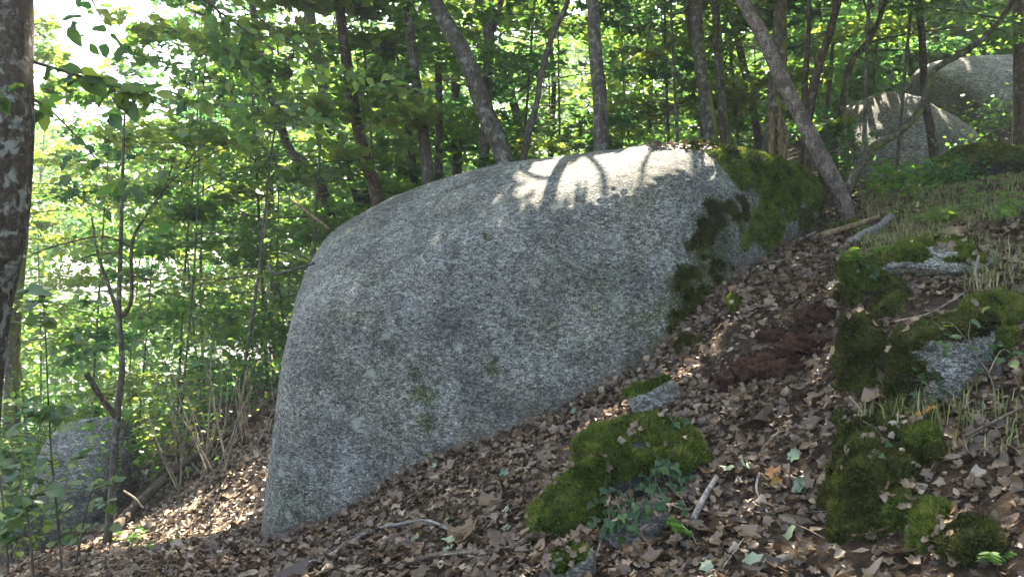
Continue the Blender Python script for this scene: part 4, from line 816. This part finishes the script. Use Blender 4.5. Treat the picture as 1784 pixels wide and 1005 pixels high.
# red-brown rotten wood on the path
rr = np.random.default_rng(61); lumps = []
U2, F2 = uvgrid(48, 30)
for (px, py, Y, sx, sz) in ((1330, 610, 5.75, .22, .1), (1400, 590, 5.75, .18, .11), (1280, 615, 5.8, .13, .07), (1420, 555, 6.1, .15, .1), (1375, 628, 5.55, .14, .08), (1350, 570, 6.15, .13, .06)):
    c = W(px, py, Y); c[2] = gz(c[0], c[1]) + sz * .2; V = U2 * np.array([sx, sx * .8, sz]); V = V * (1 + .35 * fbm(U2 * 2.2 + px, 3, 3) + .22 * fbm(U2 * 8 + px, 3, 4))[:, None]; lumps.append((V + c, F2))
rw = empty("rotten_wood", W(1340, 620, 5.8), "crumbled red-brown rotten wood on the leafy path beside the boulder", "wood"); V, F = cat(lumps); V = V + .02 * np.column_stack([fbm(V * 18 + k, 3, 70 + k) for k in range(3)]); obj("crumbs", V, F, M_RED, rw)
kk = rr.integers(0, len(V), 900); P_ = V[kk] + rr.normal(0, .02, (900, 3)); P_[:, 2] = np.maximum(P_[:, 2], ground_z(P_[:, :2]) + .004); X, Y, Z = frames(rr.normal(0, 1, P_.shape) + UP, rr.normal(0, 1, P_.shape))
CH = (np.array([(0, 0, 0), (.3, .1, .1), (.25, .8, 0), (0, 1, .1), (-.2, .6, .25), (-.2, .2, 0)], float), np.array([(0, 1, 4), (1, 2, 4), (2, 3, 4), (0, 4, 5), (0, 5, 1), (1, 5, 2), (2, 5, 3), (3, 5, 4)]))
V, F = scatter(CH, P_, X, Y, Z, rr.uniform(.015, .05, 900)); obj("wood_chips", V, F, M_RED, rw, kind="stuff")

# ------------------------------------------------------------------ ivy, ferns, herbs, seedling, grass
def ivy(label, patches, seed, size=.055, stems_px=()):
    rng = np.random.default_rng(seed); root = empty("ivy", W(*patches[0][:3]), label, "ivy"); tubes = []
    for (px, py, Y, rx, ry, n) in patches:
        for k in range(n):
            a = rng.uniform(0, 6.28); r = math.sqrt(rng.random()); p = surf_at(px + rx * r * math.cos(a), py + ry * r * math.sin(a)) + np.array([0, -rng.uniform(.03, .09), rng.uniform(0, .03)])
            leaf_obj("leaf", IVYM[rng.integers(3)], p, np.array([rng.normal(0, .35), -.75, .6 + rng.normal(0, .3)]), np.array([rng.normal(0, .5), -.3, -.8]), size * rng.uniform(.6, 1.2), root)
            if k % 3 == 0: q = p + np.array([rng.normal(0, .06), .1, rng.uniform(.03, .1)]); tubes.append(tube(catmull([p, (p + q) / 2 + rng.normal(0, .01, 3), q], 5), .0022, 4))
    if tubes: obj("stem", *cat(tubes), M_TWIG, root, kind="stuff")
ivy("dark ivy trailing down the front of the mossy centre rock", [(1160, 830, 4.4, 48, 32, 46), (1065, 890, 4.25, 45, 45, 40), (1195, 875, 4.4, 22, 45, 18), (1125, 870, 4.35, 40, 40, 14)], 71, .06)
ivy("ivy leaves scattered on the steep grey bank rock", [(1640, 600, 4.25, 25, 25, 5), (1600, 670, 4.2, 30, 30, 7), (1740, 640, 4.1, 35, 40, 7), (1590, 660, 4.2, 15, 20, 3)], 72, .06)
ivy("pale ivy cluster at the root of the leaning tree", [(1440, 385, 8.7, 26, 14, 26)], 73, .07)
ivy("ivy on the moss-covered boulder at the right edge", [(1740, 290, 10.1, 40, 28, 45), (1700, 320, 10.1, 25, 15, 18)], 74, .075)
ivy("few ivy leaves above the ivy-draped rock", [(1170, 735, 4.95, 22, 14, 12)], 75, .05)
ivy("ivy leaves at the upper end of the mossy path bank", [(1510, 480, 5.15, 25, 22, 16)], 76, .055)
ivy("two or three ivy leaves on the dark mossy mound", [(1530, 790, 3.8, 12, 30, 3), (1580, 850, 3.75, 12, 12, 3)], 77, .055)
def fern(px, py, Y, n, L, label, seed):
    rng = np.random.default_rng(seed); c = surf_at(px, py); root = empty("fern", c, label, "fern")
    for k in range(n):
        a = rng.uniform(0, 6.28); d = np.array([math.cos(a), math.sin(a) * .7 - .3, .9]); l = L * rng.uniform(.7, 1.1); C = catmull([c, c + d * l * .5, c + d * l * .85 - UP * l * .15, c + d * l - UP * l * .45], 16)
        T = unit(np.gradient(C, axis=0)); S = unit(np.cross(T, UP)); Ps, Hs, sc = [], [], []
        for i in range(2, 16):
            for sd in (-1, 1): Ps.append(C[i]); Hs.append(S[i] * sd + T[i] * .4); sc.append(l * .34 * (1 - (i / 16.5)) + .008)
        X, Y_, Z = frames(np.tile(UP, (len(Ps), 1)) + rng.normal(0, .1, (len(Ps), 3)), np.array(Hs)); V, F = scatter(OVA, np.array(Ps), X * .7, Y_, Z, np.array(sc))
        V2, F2_ = tube(C, np.linspace(.002, .0008, 16), 4); V3, F3 = cat([(V, [F]), (V2, F2_)]); nt_ = sum(len(f) for f in F3); obj("frond", V3, F3, LG, root, np.full(nt_, rng.uniform(.3, .9)))
fern(1198, 935, 4.2, 4, .16, "small fern hanging at the end of the ivy-draped rock", 81)
fern(1490, 462, 5.6, 5, .22, "little fern on the mossy path bank", 82)
fern(1720, 985, 2.95, 3, .14, "pale green fern sprig in the bottom right", 83)
fern(1640, 395, 7.0, 6, .25, "bright fern tuft in the grass at the bank's rim", 84)
fern(1730, 225, 10.6, 6, .35, "fern growing on the moss-covered boulder at the right edge", 85)
# bramble seedling on the right bank
rng = np.random.default_rng(91); sd = empty("seedling", W(1735, 690, 4.0), "spindly seedling with light green leaves on the right bank", "seedling")
stems(sd, [([W(1735, 690, 4.0), W(1722, 650, 3.98), W(1690, 600, 3.95), W(1690, 560, 3.95)], .004, .002), ([W(1722, 650, 3.98), W(1745, 610, 4.0), W(1770, 620, 4.0)], .003, .0015), ([W(1690, 600, 3.95), W(1660, 565, 3.9), W(1640, 562, 3.9)], .003, .0015)], M_STEM, "stem")
for (px, py, s) in ((1690, 560, .06), (1675, 590, .065), (1650, 565, .055), (1720, 600, .06), (1735, 598, .055), (1770, 618, .06), (1780, 622, .06), (1700, 645, .055), (1710, 540, .05), (1685, 605, .06), (1762, 628, .06), (1640, 570, .05)):
    leaf_obj("leaf", HAZM[rng.integers(3)], W(px, py, 3.95), UP + rng.normal(0, .3, 3) + np.array([0, -.3, 0]), np.array([rng.normal(), rng.normal(), -.2]), s, sd)
# grass on the slope right of the leaning tree
def grass(name, label, n, region, hgt, seed, dry):
    rng = np.random.default_rng(seed); P = []
    while sum(map(len, P)) < n:
        px = rng.uniform(region[0], region[2], 4000); py = rng.uniform(region[1], region[3], 4000); Y = rng.uniform(region[4], region[5], 4000)
        x = (px - CX) / FPX * Y; z = ground_z(np.column_stack([x, Y])); v = CY - FPX * z / Y
        Q = np.column_stack([x, Y, z]); k = (v > region[1]) & (v < region[3]) & (fbm(Q * 1.3, 2, 3) + rng.normal(0, .25, len(Q)) > -.15); P.append(Q[k])
        if len(P) > 60: break
    P = np.vstack(P)[:n]; n = len(P); a = rng.uniform(0, 6.28, n); h = hgt * rng.uniform(.4, 1.3, n); D = np.column_stack([np.cos(a), np.sin(a), np.zeros(n)]); S = np.column_stack([-np.sin(a), np.cos(a), np.zeros(n)])
    w = rng.uniform(.002, .0045, n)[:, None]; b = rng.uniform(.2, .9, n)[:, None]; h = h[:, None]
    v0 = P - S * w; v1 = P + S * w; v2 = P + D * h * b * .35 + UP * h * .65 + S * w * .8; v3 = P + D * h * b * .35 + UP * h * .65 - S * w * .8; v4 = P + D * h * b + UP * h * (1 - .3 * b)
    V = np.stack([v0, v1, v2, v3, v4], 1).reshape(-1, 3); i = np.arange(n)[:, None] * 5
    F4 = np.hstack([i, i + 1, i + 2, i + 3]); F3 = np.hstack([i + 3, i + 2, i + 4]); t = np.clip(rng.beta(2, 2, n) * .8 + dry, 0, 1)
    tag(obj(name, V, [F4, F3], GRASS, None, np.concatenate([t, t])), label, "grass", None, "stuff")
grass("grass", "short green grass on the slope right of the leaning tree", 7500, (1500, 310, 1800, 420, 6.8, 13), .1, 1, .15)
grass("dry_grass", "pale dry grass on the rim above the mossy bank", 3000, (1500, 385, 1660, 470, 6.0, 8.2), .1, 2, .3)
grass("wispy_grass", "wispy grass blades hanging on the right bank", 240, (1490, 660, 1790, 800, 3.4, 4.6), .15, 3, .1)
grass("thin_grass", "thin grass among the dead leaves at the right edge", 350, (1680, 420, 1800, 560, 4.6, 6.6), .12, 4, .2)
# small herbs
def herbs(n, region, label, group, seed, size, mat=LG):
    rng = np.random.default_rng(seed)
    for k in range(n):
        c = ground_at(rng.uniform(region[0], region[2]), rng.uniform(region[1], region[3])); m = 9
        a = rng.uniform(0, 6.28, m); H = np.column_stack([np.cos(a), np.sin(a), rng.uniform(0, .6, m)]); P_ = c + H * rng.uniform(.01, .06, (m, 1)) + UP * rng.uniform(.03, .14, (m, 1))
        X, Y, Z = frames(UP + rng.normal(0, .3, (m, 3)), H); V, F = scatter(HAZ, P_, X, Y, Z, size * rng.uniform(.6, 1.2, m)); root = empty("herb", c, label, "plant", group)
        obj("leaves", V, F, mat, root, rep_tint(rng.uniform(.2, .9, m), HAZ))
        obj("stem", *cat([tube(np.array([c, (c + p) / 2 + UP * .01, p]), .0015, 3) for p in P_]), M_STEM, root)
herbs(26, (1500, 310, 1780, 400), "small leafy herb in the grass of the right slope", "herbs in the slope grass", 1, .07)
herbs(7, (200, 930, 330, 985), "small green seedling at the edge of the sunlit leaves", "seedlings by the sunlit leaf patch", 2, .06)

# ------------------------------------------------------------------ fallen leaves
rt = np.random.default_rng(3)
def litter(n, xr, yr, T, size, seed, dens=None):
    rng = np.random.default_rng(seed); xy = np.column_stack([rng.uniform(*xr, n), rng.uniform(*yr, n)])
    z = ground_z(xy); P = np.column_stack([xy, z]); u, v = proj(P); k = (u > -80) & (u < 1870) & (v < 1090)
    k &= boulder_f(P) > .8
    k &= ~((u > 1500) & (v < 430) & (rng.random(n) < .2))
    bare = ((u - 1340) / 110) ** 2 + ((v - 590) / 45) ** 2 < 1; k &= ~(bare & (rng.random(n) < .35))
    bare = ((u - 1600) / 130) ** 2 + ((v - 545) / 30) ** 2 < 1; k &= ~(bare & (rng.random(n) < .8))
    bare = ((u - 1430) / 160) ** 2 + ((v - 970) / 50) ** 2 < 1; k &= ~(bare & (rng.random(n) < .55))
    pn = fbm(P * 1.1, 2, 77); k &= rng.random(n) < .62 + .9 * pn + .25
    P = P[k]; n = len(P); N = gnorm(P[:, :2]) + rng.normal(0, .45, P.shape); a = rng.uniform(0, 6.28, n); H = np.column_stack([np.cos(a), np.sin(a), rng.normal(0, .2, n)])
    X, Y, Z = frames(N, H); s = size * rng.lognormal(0, .42, n); P[:, 2] += rng.uniform(-.006, .03, n)
    V, F = scatter(T, P - Y * (s * .45)[:, None], X * rng.uniform(.6, 1.1, n)[:, None], Y, Z, s); return V, F, np.repeat(np.clip(rng.beta(1.6, 2.0, n) + .12 * fbm(P * 2, 2, 5) + .3 * smooth(-P[:, 0], 2.2, 3.4), 0, .985), len(T[1]))  # litter paler towards the left: sun patch brightness put into the leaf colour
RM, RO = ring(MAPL), ring(OVA)
LT = [bend(RM, 1.5, .8, .3, 1), bend(RM, -1.6, .9, -.4, 2), bend(RO, 3.2, .6, .4, 3), bend(RM, 2.4, -.9, -.3, 4), bend(RO, -2.4, 1.2, -.5, 5), bend(RM, .9, 1.6, .5, 6), bend(RO, 4.4, .5, .2, 7), bend(RM, -2.6, -1.2, .2, 8)]
LF = [bend(MAPL, 1.2, .8, .3, 1), bend(OVA, 2.0, .9, .4, 2), bend(MAPL, -1.4, 1.0, -.4, 3), bend(OVA, -1.8, -.9, -.4, 4)]
LS = [bend(LOB, 1.2, .8, .3, 1), bend(LOB, 2.0, .9, .4, 2), bend(LOB, -1.4, 1.0, -.4, 3), bend(DIA, -1.8, -.9, -.4, 4)]
Vs, Fs, Ts, o = [], [], [], 0
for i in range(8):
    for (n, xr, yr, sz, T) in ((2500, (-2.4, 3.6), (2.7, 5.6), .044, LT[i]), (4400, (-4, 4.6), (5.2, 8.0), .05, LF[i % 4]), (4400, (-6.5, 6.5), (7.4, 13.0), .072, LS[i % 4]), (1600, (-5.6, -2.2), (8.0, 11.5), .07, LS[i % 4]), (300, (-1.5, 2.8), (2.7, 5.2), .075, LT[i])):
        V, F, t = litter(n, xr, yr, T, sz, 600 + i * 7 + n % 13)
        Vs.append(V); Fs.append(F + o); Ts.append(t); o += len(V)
bl = catmull([boulder_hit(*p) for p in ((475, 945), (600, 905), (650, 865), (710, 822), (800, 795), (890, 765), (1000, 705), (1120, 640), (1200, 560), (1300, 468))], 200)
for T in LF:
    m = 420; P_ = bl[rt.integers(0, 200, m)] + rt.normal(0, .06, (m, 3)) * np.array([1, .6, 0]) - np.array([0, .06, 0]); P_[:, 2] = ground_z(P_[:, :2]) + np.abs(rt.normal(0, .035, m)); X, Y, Z = frames(UP * .7 + np.array([0, -.5, 0]) + rt.normal(0, .5, (m, 3)), rt.normal(0, 1, (m, 3)))
    V, F = scatter(T, P_, X, Y, Z, rt.uniform(.03, .075, m)); Vs.append(V); Fs.append(F + o); Ts.append(np.repeat(rt.beta(1.6, 2.2, m), len(T[1]))); o += len(V)
for V0, N0 in zip(SURF, SURFN):
    if V0[:, 1].mean() > 9: continue
    k = np.flatnonzero(N0[:, 2] > .45); m = min(26, 4 + int(len(k) * .012))
    if len(k) < 10: continue
    k = rt.choice(k, m); P_ = V0[k] + N0[k] * rt.uniform(.03, .075, (m, 1)); X, Y, Z = frames(N0[k] + rt.normal(0, .35, (m, 3)), rt.normal(0, 1, (m, 3))); T = LT[rt.integers(8)]
    V, F = scatter(T, P_, X, Y, Z, rt.uniform(.03, .075, m)); Vs.append(V); Fs.append(F + o); Ts.append(np.repeat(rt.uniform(.3, .95, m), len(T[1]))); o += len(V)
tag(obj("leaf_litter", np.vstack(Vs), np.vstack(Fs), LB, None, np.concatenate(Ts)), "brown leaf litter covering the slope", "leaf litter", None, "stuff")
# debris on the boulder's crest
rd = np.random.default_rng(4); Pd = []
for k in range(420):
    px = rd.uniform(1130, 1330); P_ = boulder_hit(px, 252 + max(0, (px - 1250)) * .35 + rd.uniform(1, 12)); P_ = P_ + np.array([0, rd.uniform(0, .35), rd.uniform(0, .035) + .015]); Pd.append(P_)
Pd = np.array(Pd); X, Y, Z = frames(UP + rd.normal(0, .5, Pd.shape), rd.normal(0, 1, Pd.shape)); V, F = scatter(LF[0], Pd, X, Y, Z, rd.uniform(.04, .08, len(Pd)))
tag(obj("crest_leaf_litter", V, F, LB, None, rep_tint(rd.uniform(.2, .9, len(Pd)), LF[0])), "dead leaves caught on the boulder's crest beside the moss", "leaf litter", None, "stuff")
# the most conspicuous fallen leaves, one by one
FM = [mesh_np("fallen_leaf", *bend(ring(T), c, t, .3, i), LBO) for i, (T, c, t) in enumerate(((MAP, 1.3, .6), (MAP, -1.6, .9), (MAP, 2.2, -.8), (OVA, 3.0, .6), (MAP, -1.1, -.9), (OVA, 3.8, .5)))]
FG = [mesh_np("fallen_leaf", *bend(ring(MAP), c, .8, .2, i), LBG) for i, c in enumerate((1.2, -1.4, 2.2))]; FO = [mesh_np("fallen_leaf", *bend(ring(MAP), 1.5, .8, .3, 2), LBY)]
cnt = 0
def put_leaf(px, py, s, meshes):
    p = ground_at(px, py); p[2] = gz(p[0], p[1]) + rt.uniform(.02, .045); n = gnorm(p[None, :2])[0] + rt.normal(0, .3, 3) + np.array([0, -.12, 0]); a = rt.uniform(0, 6.28)
    leaf_obj("fallen_leaf", meshes[rt.integers(len(meshes))], p, n, np.array([math.cos(a), math.sin(a), 0]), s, ground)
for (px, py, s) in ((885, 830, .08), (880, 900, .1), (890, 930, .07), (785, 912, .09), (790, 945, .09), (775, 968, .06), (720, 950, .06), (1060, 775, .07), (1278, 820, .09), (1300, 825, .09), (1378, 800, .09), (1385, 860, .1), (1385, 935, .16), (1320, 985, .12), (1240, 1000, .07), (1000, 725, .07), (250, 955, .09), (730, 855, .07), (760, 820, .06), (1420, 590, .09)): put_leaf(px, py, s, FG)
for (px, py, s) in ((1340, 840, .1), (1345, 850, .08), (1590, 735, .1), (1615, 728, .07), (725, 945, .06), (1410, 500, .06), (990, 785, .06)): put_leaf(px, py, s, FO)
while cnt < 270:
    px = rt.uniform(420, 1784); py = rt.uniform(700, 1003) if rt.random() < .85 else rt.uniform(440, 700)
    p = ground_at(px, py)
    if p[1] > 8.5 or boulder_f(p[None])[0] < 1.05: continue
    put_leaf(px, py, rt.uniform(.045, .085), FM); cnt += 1
# ------------------------------------------------------------------ thin summer haze between the trees
HZ = 0.0019
lo = np.array([-142, -62, GV[:, 2].min() - 1.5]); hi = np.array([142, 222, max(GV[:, 2].max(), 22) + 1.0])
cv = np.array([(x, y, z) for x in (lo[0], hi[0]) for y in (lo[1], hi[1]) for z in (lo[2], hi[2])])
hm = bpy.data.materials.new("haze_air"); hm.use_nodes = True; hn = hm.node_tree.nodes; hn.clear(); ho = hn.new("ShaderNodeOutputMaterial")
hv = hn.new("ShaderNodeVolumePrincipled"); hv.inputs["Color"].default_value = (.86, .93, 1, 1); hv.inputs["Density"].default_value = HZ; hv.inputs["Anisotropy"].default_value = .3
hm.node_tree.links.new(hv.outputs[0], ho.inputs["Volume"])
tag(obj("haze", cv, np.array([(0, 1, 3, 2), (4, 6, 7, 5), (0, 4, 5, 1), (2, 3, 7, 6), (0, 2, 6, 4), (1, 5, 7, 3)]), hm, None, None, False), "faint pale haze in the air between the trees", "haze", None, "stuff")
